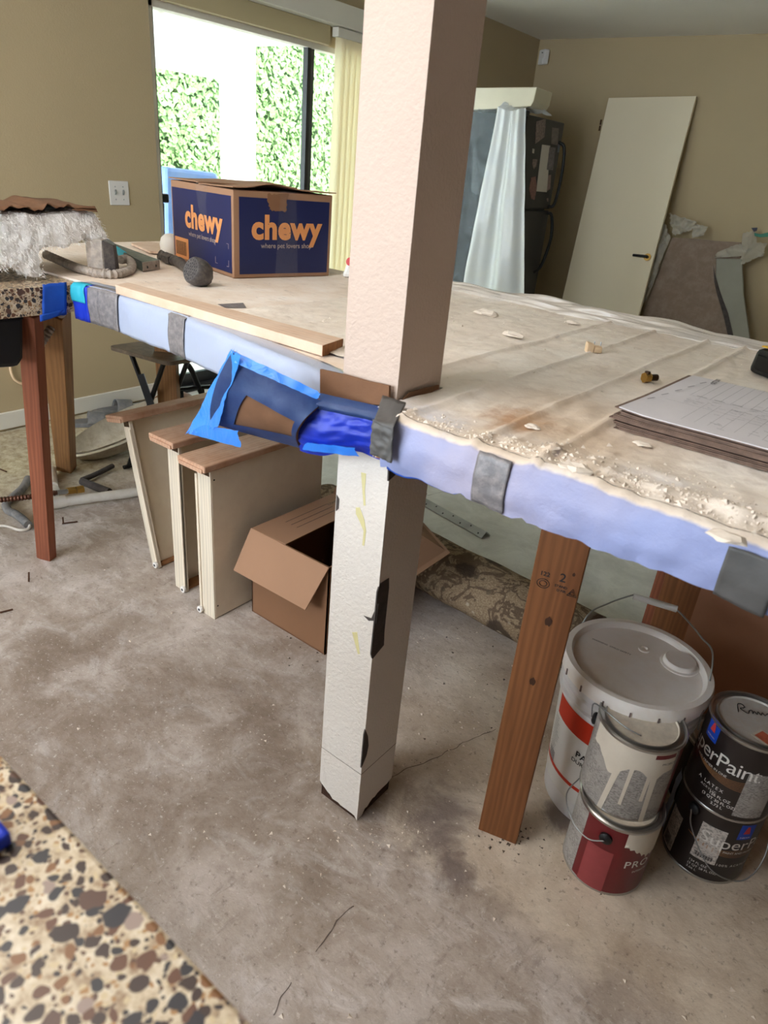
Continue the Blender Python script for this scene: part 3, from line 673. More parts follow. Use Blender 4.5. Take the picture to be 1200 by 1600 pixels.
# film bunched along the far edge of the bar
sil = [(690, 442), (730, 447), (800, 462), (850, 470), (900, 480), (950, 489), (1000, 499), (1060, 509), (1100, 521), (1150, 538), (1190, 551), (1260, 580)]
silw = [ay(px, py, 2.16) for px, py in sil]
def sil_at(x):
    for a, b in zip(silw, silw[1:]):
        if a.x <= x <= b.x: return a.z+(b.z-a.z)*(x-a.x)/(b.x-a.x)
    return silw[0].z if x < silw[0].x else silw[-1].z
def roll_fn(u, v):
    x = -1.75+1.95*u; top = max(ZT+.02, sil_at(x)+.010); a = pi*v
    y = 2.14-.10*cos(a)*(1+.3*nz((x, 0, 0), 4, 2)); z_ = ZT-.012+(top-ZT+.012)*max(0, sin(a))**.7
    if v > .55: z_ -= (v-.55)*1.0; y += (v-.55)*.05
    p = Vector((x, y, z_)); k = .014*nz((x*.8, v*3.2, 0), 7, 3)+.010*nz((x*.5, v*8, 0), 9, 7)
    return p+Vector((0, -k, k*.9 if v < .6 else 0))
ro = MB().grid(roll_fn, 160, 44).build('bunched_plastic', M['film_white2'] if 'film_white2' in M else film('bunched_film', (232, 222, 208), .93, .35, .35, 14, .6), smooth='all', solid=.0006)
tag(ro, 'clear plastic film bunched along the far edge of the bar', 'plastic sheet')

# ================================================================== ON THE BAR, LEFT END
# pale board lying along the front edge
zt_ = 1.066
T4 = [az(180, 445, zt_), az(504, 540, zt_), az(536, 529, zt_), az(200, 441, zt_)]
T4[2] = T4[1]+(T4[2]-T4[1]); T4[1] = T4[1]
b4 = [Vector((p.x, p.y, ZT+.0085)) for p in T4]
mb = MB().hexa(b4, T4)
bd = thing('wood_board', 'long pale dusty wood board along the left front bar edge', 'board', (T4[0]+T4[2])*.5*1.0)
bd.location.z = ZT+.0085
mb.build('plank', M['pale_board'], bd, bevel=.0015)
eg = MB(); d_ = (T4[1]-T4[0]).normalized()*.0008; eg.hexa([b4[1], b4[1]+d_, b4[2]+d_, b4[2]], [T4[1], T4[1]+d_, T4[2]+d_, T4[2]]); lab(eg.build('end_grain', M['end_grain'], bd), 'raw orange end grain')

# navy shipping box
C0 = Vector((-1.785, 1.525, ZT+.0075)); e1 = Vector((.079, .366, 0)).normalized(); e2 = Vector((-e1.y, e1.x, 0)); up = Vector((0, 0, 1))
W1, W2, HB = .372, .445, .258
bx = thing('shipping_box', 'navy and tan printed cardboard shipping box on the bar', 'box', C0)
def P(a, b, h): return C0+e1*a+e2*b+up*h
mb = MB(); mb.hexa([P(0, 0, 0), P(0, W2, 0), P(W1, W2, 0), P(W1, 0, 0)], [P(0, 0, HB), P(0, W2, HB), P(W1, W2, HB), P(W1, 0, HB)]); mb.build('carton', M['cardboard'], bx, bevel=.003)
MB().prism([P(.02, -.0008, .012), P(W1-.012, -.0008, .012), P(W1-.012, -.0008, HB-.022), P(.02, -.0008, HB-.018)], e2*.0006).build('printed_panel', M['box_blue'], bx)
MB().prism([P(-.0008, .012, .012), P(-.0008, W2-.01, .014), P(-.0008, W2-.01, HB-.022), P(-.0008, .012, HB-.018)], e1*.0006).build('printed_panel', M['box_blue'], bx)
r_fn = lambda cx, cz: (lambda x, y: P(cx+x, -.0018, cz+y))
l_fn = lambda cx, cz: (lambda x, y: P(-.0018, cx-x, cz+y))
def logo(fn, s_):
    mb = MB(); xs = [-.093, -.042, .012, .060]
    text_mb('chewy', .098*s_, fn, .0040*s_, mb=mb, space=1.06); return mb
logo(r_fn(.195, .150), 1.0).build('lettering', M['box_orange'], bx)
text_mb('where pet lovers shop', .0215, r_fn(.195, .098), .0002).build('lettering', M['print_grey'], bx)
logo(l_fn(.205, .150), 1.0).build('lettering', M['box_orange'], bx)
text_mb('where pet lovers shop', .0215, l_fn(.215, .098), .0002).build('lettering', M['print_grey'], bx)
MB().prism([P(-.002, W2-.125, .010), P(-.002, W2-.02, .010), P(-.002, W2-.02, .078), P(-.002, W2-.125, .078)], e1*.0008).build('barcode_label', M['box_orange'], bx)
mb = MB()
for k in range(16):
    a = W2-.108+k*.0052; wk = .0014+.0016*((k*7) % 3)/2
    mb.prism([P(-.0024, a, .02), P(-.0024, a+wk, .02), P(-.0024, a+wk, .066), P(-.0024, a, .066)], e1*.0003)
mb.build('barcode', M['black_print'], bx)
for (a, h, da, dh) in ((.03, .03, .014, .02), (.12, .03, -.014, .02), (.03, .10, .014, -.016), (.12, .10, -.014, -.016)):
    mb = MB(); mb.prism([P(-.002, a, h), P(-.002, a+da, h), P(-.002, a+da, h+dh*.06), P(-.002, a, h+dh*.06)], e1*.0004)
    mb.prism([P(-.002, a, h), P(-.002, a+abs(da)*.1, h), P(-.002, a+abs(da)*.1, h+dh), P(-.002, a, h+dh)], e1*.0004)
    mb.build('corner_mark', M['print_grey'], bx)
# top flaps, lifted a little at the near edge
def flap(a0, b0, a1, b1, rise, seed):
    return MB().grid(lambda u, v: P(a0+(a1-a0)*u, b0+(b1-b0)*v, HB+.003+rise(u, v)+.003*nz((u*3, v*3, seed), 1)), 16, 8)
flap(-.004, -.006, W1+.010, W2*.5, lambda u, v: .016*math.exp(-((u-.38)/.2)**2)*(1-v)+.006*(1-v), 1).build('top_flap', M['cardboard'], bx, solid=.003)
flap(-.004, W2*.5, W1+.004, W2+.006, lambda u, v: .004+.006*v*u, 3).build('top_flap', M['cardboard'], bx, solid=.003)
quadpatch(P(.125, -.0015, HB-.052), P(.185, -.0015, HB-.056), P(.20, -.0015, HB-.002), P(.12, -.0015, HB-.006), 10, 8, .001, rag=.16).build('torn_patch', M['cardboard_dark'], bx)
quadpatch(P(.15, -.003, .002), P(.24, -.003, .004), P(.225, -.003, HB+.004), P(.165, -.003, HB+.006), 10, 26, .0022).build('clear_tape', M['clear_tape'], bx, smooth='all')
quadpatch(P(-.003, .17, HB-.11), P(-.003, .22, HB-.10), P(-.003, .25, HB+.004), P(-.003, .17, HB+.004), 8, 10, .003).build('clear_tape', M['clear_tape'], bx, smooth='all')

# shower head with its curved neck
sh = thing('shower_head', 'old dark grey shower head lying by the navy box', 'shower head', (-1.81, 1.41, ZT+.0075))
hc = az(306, 424, ZT+.048); fd = (az(290, 424, ZT+.048)-hc); fd = Vector((fd.x, fd.y, 0)).normalized(); fd = (-R_*.60-F_*.78+up*.08).normalized()
qa = fd.to_track_quat('Z', 'Y').to_matrix()
def rotm(mb, c): mb.v = [Vector(c)+qa @ p for p in mb.v]; return mb
M['pot_metal'] = plain('tarnished_metal', (92, 88, 88), .5, metal=.4, var=.3, scale=30, dust=((150, 140, 132), .4))
rotm(MB().lathe([(0, .018), (.034, .018), (.0385, .012), (.040, .0), (.040, -.016), (.033, -.036), (.018, -.048), (.010, -.056), (0, -.056)], 32), hc).build('head', M['pot_metal'], sh, smooth=True)
mb = MB()
for k, (rr_, nn) in enumerate(((0, 1), (.009, 6), (.018, 12), (.027, 16))):
    for i in range(nn): mb.disc((rr_*cos(2*pi*i/nn), rr_*sin(2*pi*i/nn), .0186), .0022, 8)
tag(rotm(mb, hc).build('nozzle_holes', M['black'], sh), kind='stuff')
nk = [hc-fd*.045, hc-fd*.055-R_*.03-up*.008, az(282, 411, ZT+.024), az(268, 406, ZT+.022), az(256, 401, ZT+.024), az(250, 398, ZT+.030)]
MB().tube(smoothpts(nk), [.014+.004*abs(sin(i*.9)) for i in range(len(smoothpts(nk)))], 12).build('neck', M['pot_metal'], sh, smooth='all')
mb = MB(); MB()
mb.tube([az(270, 407, ZT+.022), az(260, 403, ZT+.024)], .020, 6); mb.build('swivel_nut', M['pot_metal'], sh)
gl = MB().lathe([(0, 0), (.03, 0), (.037, .012), (.040, .04), (.034, .062), (.02, .075), (0, .078)], 24, az(268, 400, ZT+.0075)); tag(gl.build('frosted_globe', M['lampwhite'], smooth=True), 'white frosted globe half hidden behind the shower head', 'globe')

# long steel angle, conduit, junction box and teal cloth
sa = thing('steel_channel', 'dark green grey steel channel pointing at the shower head', 'channel', az(236, 424, ZT+.0075))
M['green_steel'] = plain('green_grey_steel', (92, 104, 98), .5, metal=.3, var=.2, scale=12, dust=((170, 160, 146), .4))
zc = ZT+.036
cA, cB, cC, cD = az(170, 377, zc), az(249, 406, zc), az(222, 410, zc), az(176, 384, zc)
MB().hexa([p-up*.0025 for p in (cA, cD, cC, cB)], [cA, cD, cC, cB]).build('web', M['green_steel'], sa)
lw_ = (cB-cC).normalized()*.0025
MB().hexa([cC-up*.027, cC-up*.027+lw_, cD-up*.027+lw_, cD-up*.027], [cC, cC+lw_, cD+lw_, cD]).build('flange', M['green_steel'], sa)
sd_ = (cC-cD).normalized()
MB().hexa([cC-up*.027, cC-up*.027+sd_*.002, cB-up*.027+sd_*.002, cB-up*.027], [cC, cC+sd_*.002, cB+sd_*.002, cB]).build('end_plate', M['galv'], sa)
for k in (.25, .75): MB().disc(cC.lerp(cB, k)-up*.016+sd_*.0026, .0042, 10, nrm=sd_).build('screw_hole', M['black'], sa)

fc = MB(); flex_tube(fc, [az(72, 398, ZT+.03), az(100, 410, ZT+.02), az(125, 420, ZT+.02), az(160, 428, ZT+.018), az(185, 428, ZT+.018), az(203, 422, ZT+.018), az(206, 412, ZT+.025), az(198, 405, ZT+.03), az(188, 406, ZT+.034)], .0140, .014, 12, .28)
tag(fc.build('flexible_conduit', M['galv'], smooth=True), 'ribbed grey flexible metal conduit curling beside the white insulation', 'conduit')
jb = thing('junction_box', 'dusty square metal junction box under the white insulation', 'junction box', az(160, 432, ZT+.0075))
j0, j1 = az(138, 428, ZT+.01), az(165, 430, ZT+.01); jd = (j1-j0); jd.z = 0; jl = jd.length; jd.normalize(); jn = Vector((jd.y, -jd.x, 0))
if jn.dot(EYE-j0) < 0: jn = -jn
jh = .100
def J(a, b, h): return j0+jd*a-jn*b+up*(h-.002)
MB().hexa([J(0, 0, .008), J(jl, 0, .008), J(jl, .055, .008), J(0, .055, .008)], [J(0, 0, jh), J(jl, 0, jh), J(jl, .055, jh), J(0, .055, jh)]).build('box_body', M['galv'], jb, bevel=.002)
MB().hexa([J(jl, -.004, .0), J(jl+.03, .012, .0), J(jl+.03, .045, .0), J(jl, .055, .0)], [J(jl, -.004, jh), J(jl+.026, .012, jh*.86), J(jl+.026, .045, jh*.86), J(jl, .055, jh)]).build('side_flange', M['pot_metal'], jb, bevel=.002)
quadpatch(J(.0, -.002, .018), J(jl-.004, -.002, .015), J(jl-.002, -.002, jh), J(.004, -.002, jh-.002), 10, 8, .002, 60, .03).build('dusty_face', M['galv'], jb, smooth='all')
MB().hexa([J(.02, -.03, .0), J(jl, -.035, .0), J(jl+.012, 0, .0), J(.01, 0, .0)], [J(.02, -.03, .006), J(jl, -.035, .006), J(jl+.012, 0, .022), J(.01, 0, .022)]).build('bent_tab', M['galv'], jb)
quadpatch(az(180, 395, ZT+.02), az(200, 408, ZT+.012), az(207, 400, ZT+.03), az(180, 384, ZT+.05), 10, 8, .004).build('teal_cloth', M['tape_teal'], solid=.002, smooth='all')
tag(bpy.data.objects['teal_cloth'], 'folded teal cloth between conduit and steel channel', 'cloth')

# glass wool batt with brown facing paper
ins = thing('insulation_batt', 'fluffy white glass wool batt with torn brown paper facing', 'insulation', (-2.1, 1.05, ZT))
prof = [(-60, 335), (-20, 333), (0, 332), (30, 333), (60, 336), (90, 333), (120, 331), (148, 333), (158, 347), (168, 371), (166, 386), (150, 382), (135, 376), (120, 382), (100, 388), (80, 387), (66, 390), (63, 400), (66, 418), (68, 431), (56, 433), (36, 430), (28, 422), (18, 416), (8, 421), (0, 426), (-30, 432), (-60, 435)]
pw = [ax(px, py, -1.985) for px, py in prof]; 
for p in pw: p.z = max(p.z, ZT+.004)
mb = MB().prism(pw, (-.30, .05, .01))
wo = mb.build('wool', M['wool'], ins, smooth='all')
tx = bpy.data.textures.new('wool_clouds', 'CLOUDS'); tx.noise_scale = .035; tx.noise_depth = 4
for (ty, kw) in (('REMESH', dict(mode='VOXEL', voxel_size=.009)), ('SMOOTH', dict(iterations=3)), ('DISPLACE', dict(strength=.026, mid_level=.55, texture=tx, texture_coords='GLOBAL'))):
    md = wo.modifiers.new(ty.lower(), ty)
    for k, v in kw.items(): setattr(md, k, v)
rr = random.Random(5); mb = MB(); hv, hf = [], []
from mathutils.geometry import tessellate_polygon
tri = tessellate_polygon([[Vector((0, p.y, p.z)) for p in pw]])
areas = []
for t3 in tri:
    a, b, c = (pw[i] for i in t3); areas.append(((b-a).cross(c-a).length, a, b, c))
tot = sum(q[0] for q in areas)
for i in range(2600):
    k = rr.random()*tot
    for ar, a, b, c in areas:
        k -= ar
        if k <= 0: break
    s1, s2 = rr.random(), rr.random()
    if s1+s2 > 1: s1, s2 = 1-s1, 1-s2
    if i % 3 == 0:
        j = rr.randrange(len(pw)-1); p = pw[j].lerp(pw[j+1], rr.random())+Vector((rr.uniform(-.1, 0), 0, 0))
    else: p = a+(b-a)*s1+(c-a)*s2
    d = Vector((rr.uniform(.1, 1), rr.uniform(-1, 1), rr.uniform(-1, .8))).normalized(); L = rr.uniform(.006, .014); sd2 = d.orthogonal().normalized()*.0006
    p = p+Vector((.006, 0, 0))
    if p.z < ZT+.01: continue
    o = len(hv); hv += [p-sd2, p+sd2, p+d*L+Vector((0, 0, -.2*L))]; hf.append((o, o+1, o+2))
mb.v, mb.f, mb.m = hv, hf, [0]*len(hf)
tag(mb.build('loose_fibres', M['wool'], ins), kind='stuff')
topw = [ax(px, py, -1.975) for px, py in [(-60, 333), (0, 330), (35, 329), (60, 332), (85, 326), (110, 329), (150, 331)]]
sp_ = smoothpts(topw, 8)
mb = MB().grid(lambda u, v: sp_[int(u*(len(sp_)-1))]+Vector((-.30*v, .05*v, .008+.006*nz((u*9, v*3, 1), 1)+(.012*nz((u*14, 0, 2), 1) if v == 0 else 0))), len(sp_)-1, 6)
mb.build('paper_facing', M['cardboard_old'], ins, solid=.001, smooth='all')
quadpatch(ax(112, 327, -1.97), ax(153, 331, -1.97), ax(148, 321, -2.0), ax(128, 322, -2.0), 8, 5, .003, rag=.05).build('paper_flap', M['cardboard_old'], ins, solid=.001)

# switch plate
sp = thing('light_switch', 'white double toggle switch plate on the tan wall', 'switch', (XL, 2.295, 1.10))
MB().box(XL, XL+.006, 2.237, 2.353, 1.10, 1.218).build('plate', M['switch'], sp, bevel=.003)
for yy in (2.272, 2.318):
    MB().hexa([(XL+.006, yy-.005, 1.150), (XL+.006, yy+.005, 1.150), (XL+.006, yy+.005, 1.172), (XL+.006, yy-.005, 1.172)], [(XL+.014, yy-.004, 1.165), (XL+.014, yy+.004, 1.165), (XL+.010, yy+.004, 1.176), (XL+.010, yy-.004, 1.176)]).build('toggle', M['steel'], sp)
    for zz in (1.128, 1.190): MB().disc((XL+.0065, yy, zz), .0035, 10, nrm=(1, 0, 0)).build('screw', M['steel'], sp)

# red and white bag peeping out beside the column
pb = thing('paper_bag', 'white bag with red dots just left of the column', 'bag', az(545, 434, ZT+.007))
q0 = az(532, 433, ZT+.008); qd = Vector((.55, .45, 0))
mb = MB(); mb.hexa([q0, q0+Vector((.16, .1, 0)), q0+Vector((.10, .22, 0)), q0+Vector((-.04, .12, 0))], [q0+Vector((.03, .02, .10)), q0+Vector((.15, .10, .12)), q0+Vector((.10, .18, .12)), q0+Vector((.01, .1, .09))]); mb.build('bag', M['white_plastic'], pb, bevel=.012)
mb = MB(); mb.disc(q0+Vector((.028, .012, .055)), .014, 14, nrm=(.3, -1, .2)); mb.disc(q0+Vector((.065, .038, .02)), .010, 14, nrm=(.3, -1, .2)); mb.build('red_dots', M['logo_red'], pb)

# ================================================================== TAPED FLAP ON THE COLUMN CORNER
fl = thing('taped_cardboard_flap', 'cardboard flap wrapped in blue tape on the bar edge', 'flap', (-.92, .86, .88))
A = {'tl': ay(366, 549, .795), 'tr': ay(508, 628, .868), 'br': ay(470, 700, .875), 'bl': ay(328, 660, .80)}
def FL(u, v, push=0.0):   # u left to right, v bottom to top
    p = (A['bl']*(1-u)+A['br']*u)*(1-v)+(A['tl']*(1-u)+A['tr']*u)*v
    bow = .035*math.sin(pi*v)*(.45+.55*u)
    return p+Vector((.02, -1, .1)).normalized()*(bow+push+.0025*nz(p, 22, 3)+.003*max(0, nz((p.x*2, p.z*9, 0), 6, 1))*v)
def flgrid(u0, u1, v0, v1, push, nu=20, nv=16, ragl=0.0, sk=None):
    def fn(u, v):
        uu = u0+(u1-u0)*u; vv = v0+(v1-v0)*v
        if sk: uu, vv = sk(u, v)
        if ragl and u == 0: uu += ragl*nz((v*14, 2, 0), 1)
        return FL(uu, vv, push)
    return MB().grid(fn, nu, nv)
flgrid(.0, 1, 0, 1, 0.0).build('cardboard', M['cardboard_old'], fl, solid=.004, smooth='all')
def bil(q): return lambda u, v: tuple((q[0][i]*(1-u)+q[1][i]*u)*(1-v)+(q[3][i]*(1-u)+q[2][i]*u)*v for i in (0, 1))
WQ = [(.29, .10), (.95, .27), (.93, .58), (.35, .62)]   # the bare cardboard window in the tape
for nm, q in (('tape_strip', [(.02, 0), (1, 0), WQ[1], WQ[0]]), ('tape_strip', [WQ[3], WQ[2], (1, 1), (.0, 1)]), ('tape_strip', [(.02, 0), WQ[0], WQ[3], (.0, 1)]), ('tape_strip', [WQ[1], (1, 0), (1, 1), WQ[2]])):
    flgrid(0, 1, 0, 1, .0035, 22, 14, sk=bil(q)).build(nm, M['tape_navy'], fl, smooth='all')
# translucent brighter blue edge of the film
q = [ay(292, 676, .80), ay(345, 672, .797), ay(372, 560, .79), ay(362, 546, .79)]
mb = quadpatch(ay(292, 677, .80), ay(340, 668, .790), ay(376, 556, .785), ay(360, 547, .79), 12, 18, .005, 14, .07, 2); mb.build('film_edge', M['film_blue'], fl, smooth='all')
quadpatch(ay(292, 677, .80), ay(378, 698, .80), ay(372, 672, .795), ay(318, 664, .795), 14, 6, .004, 16, .05, 4).build('film_edge', M['film_blue'], fl, smooth='all')
quadpatch(ay(362, 547, .79), ay(498, 612, .845), ay(494, 624, .838), ay(366, 566, .783), 24, 4, .005, 18, .08, 6).build('film_edge', M['film_blue'], fl, smooth='all')
# twisted film and tape running on to the column
tw = MB()
def twist(u, v):
    p = ay(485+u*112, 632+u*22, .865+.03*u); q_ = ay(470+u*126, 703+u*12+6*sin(u*7), .87+.03*u)
    p = q_.lerp(p, v); return p+Vector((0, -1, 0))*(.018*sin(pi*v)*(1-u*.6)+.005*nz((u*2, v*6, 0), 2, 5)+.003*nz((u*8, v*8, 0), 1, 3))
tw.grid(twist, 30, 20).build('twisted_film', M['tape_royal'], fl, smooth='all')
quadpatch(ay(478, 697, .868), ay(566, 708, .885), ay(560, 694, .88), ay(486, 686, .865), 18, 5, .003, 20, .05, 8, push=.012).build('film_edge', M['film_blue'], fl, smooth='all')
def band(u, v):
    p = ay(497+u*106, 637+u*24+v*0, .868+.028*u); q_ = ay(500+u*103, 612+u*24, .882+.028*u)
    p = p.lerp(q_, v); return p+Vector((0, -1, 0))*(.022*sin(pi*(v*.8+.1))*(1-u*.5)+.002*nz((u*5, v*5, 0), 1, 3))
MB().grid(band, 24, 10).build('tape_strip', M['tape_navy'], fl, smooth='all')
dt = thing('duct_tape_wrap', 'grey duct tape wrapped over bar corner at the column', 'tape', ay(605, 690, .85))
def dwrap(u, v):
    if v > .72:
        t_ = (v-.72)/.28; a = ay(581+u*32.6+4, 672+u*2, .826).lerp(ay(588+u*34, 655+u*6, .835), .5); b = ay(600+u*36, 632+u*12, .905); b.z = max(b.z, ZT+.018)
        p = a.lerp(b, t_); 
    else: p = ay(581+u*(34-v*2)+v*6, 726-(1-u)*15-v*90*.85, .826)
    return p+Vector((0, -.006, .004))+Vector((0, -1, 0))*(.004*nz((u*2, v*5, 0), 2)+.002*nz((u*9, v*4, 0), 1))
MB().grid(dwrap, 12, 24).build('tape', M['duct_dark'], dt, smooth='all', solid=.0008)
cs = [ay(500, 577, .912), ay(540, 586, .912), ay(575, 596, .912), ay(608, 603, .912), ay(607, 634, .908), ay(560, 630, .908), ay(500, 618, .908)]
ck = MB().prism(cs, (0, .005, 0)); tag(ck.build('cardboard_strip', M['cardboard_old']), 'torn brown cardboard strip standing against the column front', 'cardboard')
mb = MB().prism([ax(624, 627, CX1+.004), ax(640, 612, CX1+.004), ax(662, 606, CX1+.004), ax(684, 601, CX1+.004), ax(684, 607, CX1+.004), ax(655, 621, CX1+.004), ax(630, 629, CX1+.004)], (.003, 0, 0))
tag(mb.build('cardboard_shim', M['cardboard_old']), 'torn brown cardboard shim on the right face of the column', 'cardboard')

# ================================================================== ON THE PLASTIC SHEET
zt = ZT+.011
stack = thing('paper_stack', 'thick folded stack of printed drawings on the plastic sheet', 'papers', az(1090, 650, zt))
def plan_mat():
    t = NT('printed_plan'); x, y, z = t.sep()[:3]
    n = t.noise(6, 5); col = t.mix(n, S(222, 218, 220), S(198, 192, 194))
    t.set(col, .65); return t.mat
M['plan'] = plan_mat()
M['page_edge'] = plain('shaded_page_edges', (128, 104, 90), .8, var=.5, scale=60)  # shade between the sheets put into the edge colour
k0, k1 = az(968, 640, zt+.033), az(1205, 703, zt+.033); kd = (k1-k0); kd.z = 0; kd.normalize()
kb = az(1084, 585, zt+.036)-k0; kb.z = 0; kn = Vector((-kd.y, kd.x, 0)); skew = kb.dot(kd)/kb.dot(kn); KD = kb.dot(kn); KW = .50
def K(a, b, h): return Vector((k0.x, k0.y, zt))+kd*(a+skew*b)+kn*b+up*h
rr = random.Random(11)
NS = 22
for i in range(NS):
    a0 = rr.uniform(-.009, .004)+(.010 if i == NS-1 else 0)+.006*sin(i*.5); b0 = rr.uniform(-.004, .004); z0 = .0012+i*.0016
    def pg(u, v, z0=z0, a0=a0, b0=b0, i=i):
        h = z0+.0003*nz((u*4, v*3, i), 1)+.004*math.exp(-((u)/.05)**2)*math.exp(-(v/.2)**2)*(i/NS)-.006*(i/NS)*max(0, u-.35)*(1-v)
        return K(a0+KW*u, b0+KD*v, max(.0004, h))
    MB().grid(pg, 24, 6).build('sheet' if i < NS-1 else 'top_sheet', M['plan'] if i == NS-1 else M['page_edge'], stack, solid=.0015)
def KT(u, v): return K(.0+KW*u, KD*v, .0362-.006*max(0, u-.35)*(1-v)+.004*math.exp(-(u/.05)**2)*math.exp(-(v/.2)**2)+.0009)
mb = MB()
def ink(u0, v0, u1, v1, wd):
    a, b = KT(u0, v0), KT(u1, v1); d = (b-a); s2 = Vector((-d.y, d.x, 0)).normalized()*wd/2
    n_ = max(1, int(d.length/.03)); 
    mb.grid(lambda s, q: KT(u0+(u1-u0)*s, v0+(v1-v0)*s)+s2*(2*q-1), n_, 1)
for k in range(26): ink(.10+k*.034, .99-.02, .10+k*.034, .52, .0005)
for k in range(20): ink(.18+k*.04, .02+.48*.1, .18+k*.04, .45, .0004)
ink(.10, .52, .99, .50, .0006); ink(.06, .34, .99, .30, .0006); ink(.10, .97, .99, .96, .0006)
for k in range(15): ink(.12+k*.06, .535-.001*k, .155+k*.06, .535-.001*k, .0022)
for k in range(5): ink(.02+.012*k, .25+.14*k, .03+.012*k, .31+.14*k, .0022)
rr = random.Random(2)
for k in range(60):
    u = rr.uniform(.1, .5); v = rr.uniform(.36, .5); ink(u, v, u+rr.uniform(.01, .03), v+rr.uniform(-.01, .01), .0009)
for k in range(40):
    u = rr.uniform(.3, .8); v = rr.uniform(.55, .66); ink(u, v, u+rr.uniform(.01, .025), v+rr.uniform(-.01, .01), .0009)
for k in range(36):
    u = rr.uniform(.2, .9); v = rr.uniform(.06, .3); ink(u, v, u+rr.uniform(.008, .05), v+rr.uniform(-.02, .02), .0010)
mb.build('line_drawing', plain('faded_ink', (104, 98, 104), .7), stack)
text_mb('OCT 2001', .012, lambda x, y: KT(.10, .93)+kn*x-kd*y+up*.0004, .0003).build('lettering', M['black_print'], stack)

tm = thing('tape_measure', 'black and yellow tape measure at the right edge behind papers', 'tape measure', az(1200, 592, zt))
t0 = az(1166, 580, zt); td = az(1195, 592, zt)-t0; td.z = 0; td.normalize(); tn = Vector((-td.y, td.x, 0))
if tn.y < 0: tn = -tn
def TM(a, b, h): return Vector((t0.x, t0.y, zt))+td*a+tn*b+up*h
MB().hexa([TM(0, 0, 0), TM(.085, 0, 0), TM(.085, .05, 0), TM(0, .05, 0)], [TM(.006, .002, .058), TM(.075, .002, .062), TM(.075, .048, .062), TM(.006, .048, .058)]).build('case', M['black'], tm, bevel=.012)
M['yellow'] = plain('yellow_paint', (206, 160, 40), .45)
MB().hexa([TM(.012, .008, .0605), TM(.07, .008, .064), TM(.07, .042, .064), TM(.012, .042, .0605)], [TM(.014, .010, .064), TM(.068, .010, .067), TM(.068, .040, .067), TM(.014, .040, .064)]).build('top_band', M['yellow'], tm)
MB().hexa([TM(.02, -.003, .012), TM(.08, -.003, .012), TM(.08, .001, .012), TM(.02, .001, .012)], [TM(.02, -.003, .045), TM(.08, -.003, .045), TM(.08, .001, .045), TM(.02, .001, .045)]).build('grip', M['black_metal'], tm, bevel=.002)

bf = thing('brass_fitting', 'small dark brass pipe fitting on the plastic sheet', 'fitting', az(1012, 592, zt))
f0, f1 = az(1006, 590, zt+.010), az(1025, 590, zt+.010); fdir = (f1-f0).normalized()
def cyl(a, b, r, n=16): return MB().tube([a, b], r, n)
cyl(f0, f0.lerp(f1, .45), .011, 6).build('hex_nut', M['brass'], bf)
cyl(f0.lerp(f1, .45), f1+fdir*.002, .007).build('barrel', M['bronze'], bf)
cyl(f0.lerp(f1, .2)-up*.009, f0.lerp(f1, .2)+up*.013, .006, 6).build('stub', M['bronze'], bf)
wc = thing('wire_connector', 'small cream plastic connector clip on the plastic sheet', 'clip', az(928, 552, zt))
w0 = az(916, 551, zt); wd_ = (az(941, 553, zt)-w0); wd_.z = 0; L = wd_.length; wd_.normalize(); wn = Vector((-wd_.y, wd_.x, 0))
def W(a, b, h): return Vector((w0.x, w0.y, zt))+wd_*a+wn*b+up*h
MB().hexa([W(0, 0, 0), W(L*.45, 0, 0), W(L*.45, .02, 0), W(0, .02, 0)], [W(0, .002, .022), W(L*.45, .002, .020), W(L*.45, .02, .020), W(0, .02, .024)]).build('body', M['cream_plastic'], wc, bevel=.002)
MB().hexa([W(L*.47, 0, 0), W(L, .004, 0), W(L, .02, 0), W(L*.47, .02, 0)], [W(L*.47, .004, .016), W(L, .006, .014), W(L, .02, .015), W(L*.47, .02, .016)]).build('body', M['cream_plastic'], wc, bevel=.002)
for k in (.55, .95): MB().tube([W(L*k, .018, .014), W(L*k, .020, .024)], .0012, 6).build('pin', M['steel'], wc)
def shard(px, py, r, seed, label):
    rr = random.Random(seed); c = az(px, py, zt+.001); bm = bmesh.new(); bmesh.ops.create_icosphere(bm, subdivisions=2, radius=1)
    mb = MB(); mb.v = [c+Vector((v.co.x*r*1.3, v.co.y*r*.8, max(-.1, v.co.z)*r*.35))+Vector((0, 0, .35*r*.15))+v.co*r*.35*nz(v.co, 2.5, seed) for v in bm.verts]
    mb.f = [tuple(v.index for v in f.verts) for f in bm.faces]; mb.m = [0]*len(mb.f); bm.free()
    tag(mb.build('plaster_shard', M['plaster']), label, 'plaster', 'loose plaster pieces on the sheet')
shard(760, 491, .030, 1, 'largest pale plaster shard on the sheet right of the column')
shard(802, 525, .022, 2, 'pale plaster shard between the column and cream clip')
shard(895, 505, .016, 3, 'flat plaster shard near the far edge above the clip')
shard(832, 668, .011, 4, 'plaster shard on the rust stain')
shard(898, 735, .020, 5, 'plaster lump on the front edge below the papers')
shard(1005, 695, .012, 6, 'plaster shard just in front of the paper stack')
shard(1135, 842, .018, 7, 'plaster shard on the front edge near the dark tape')
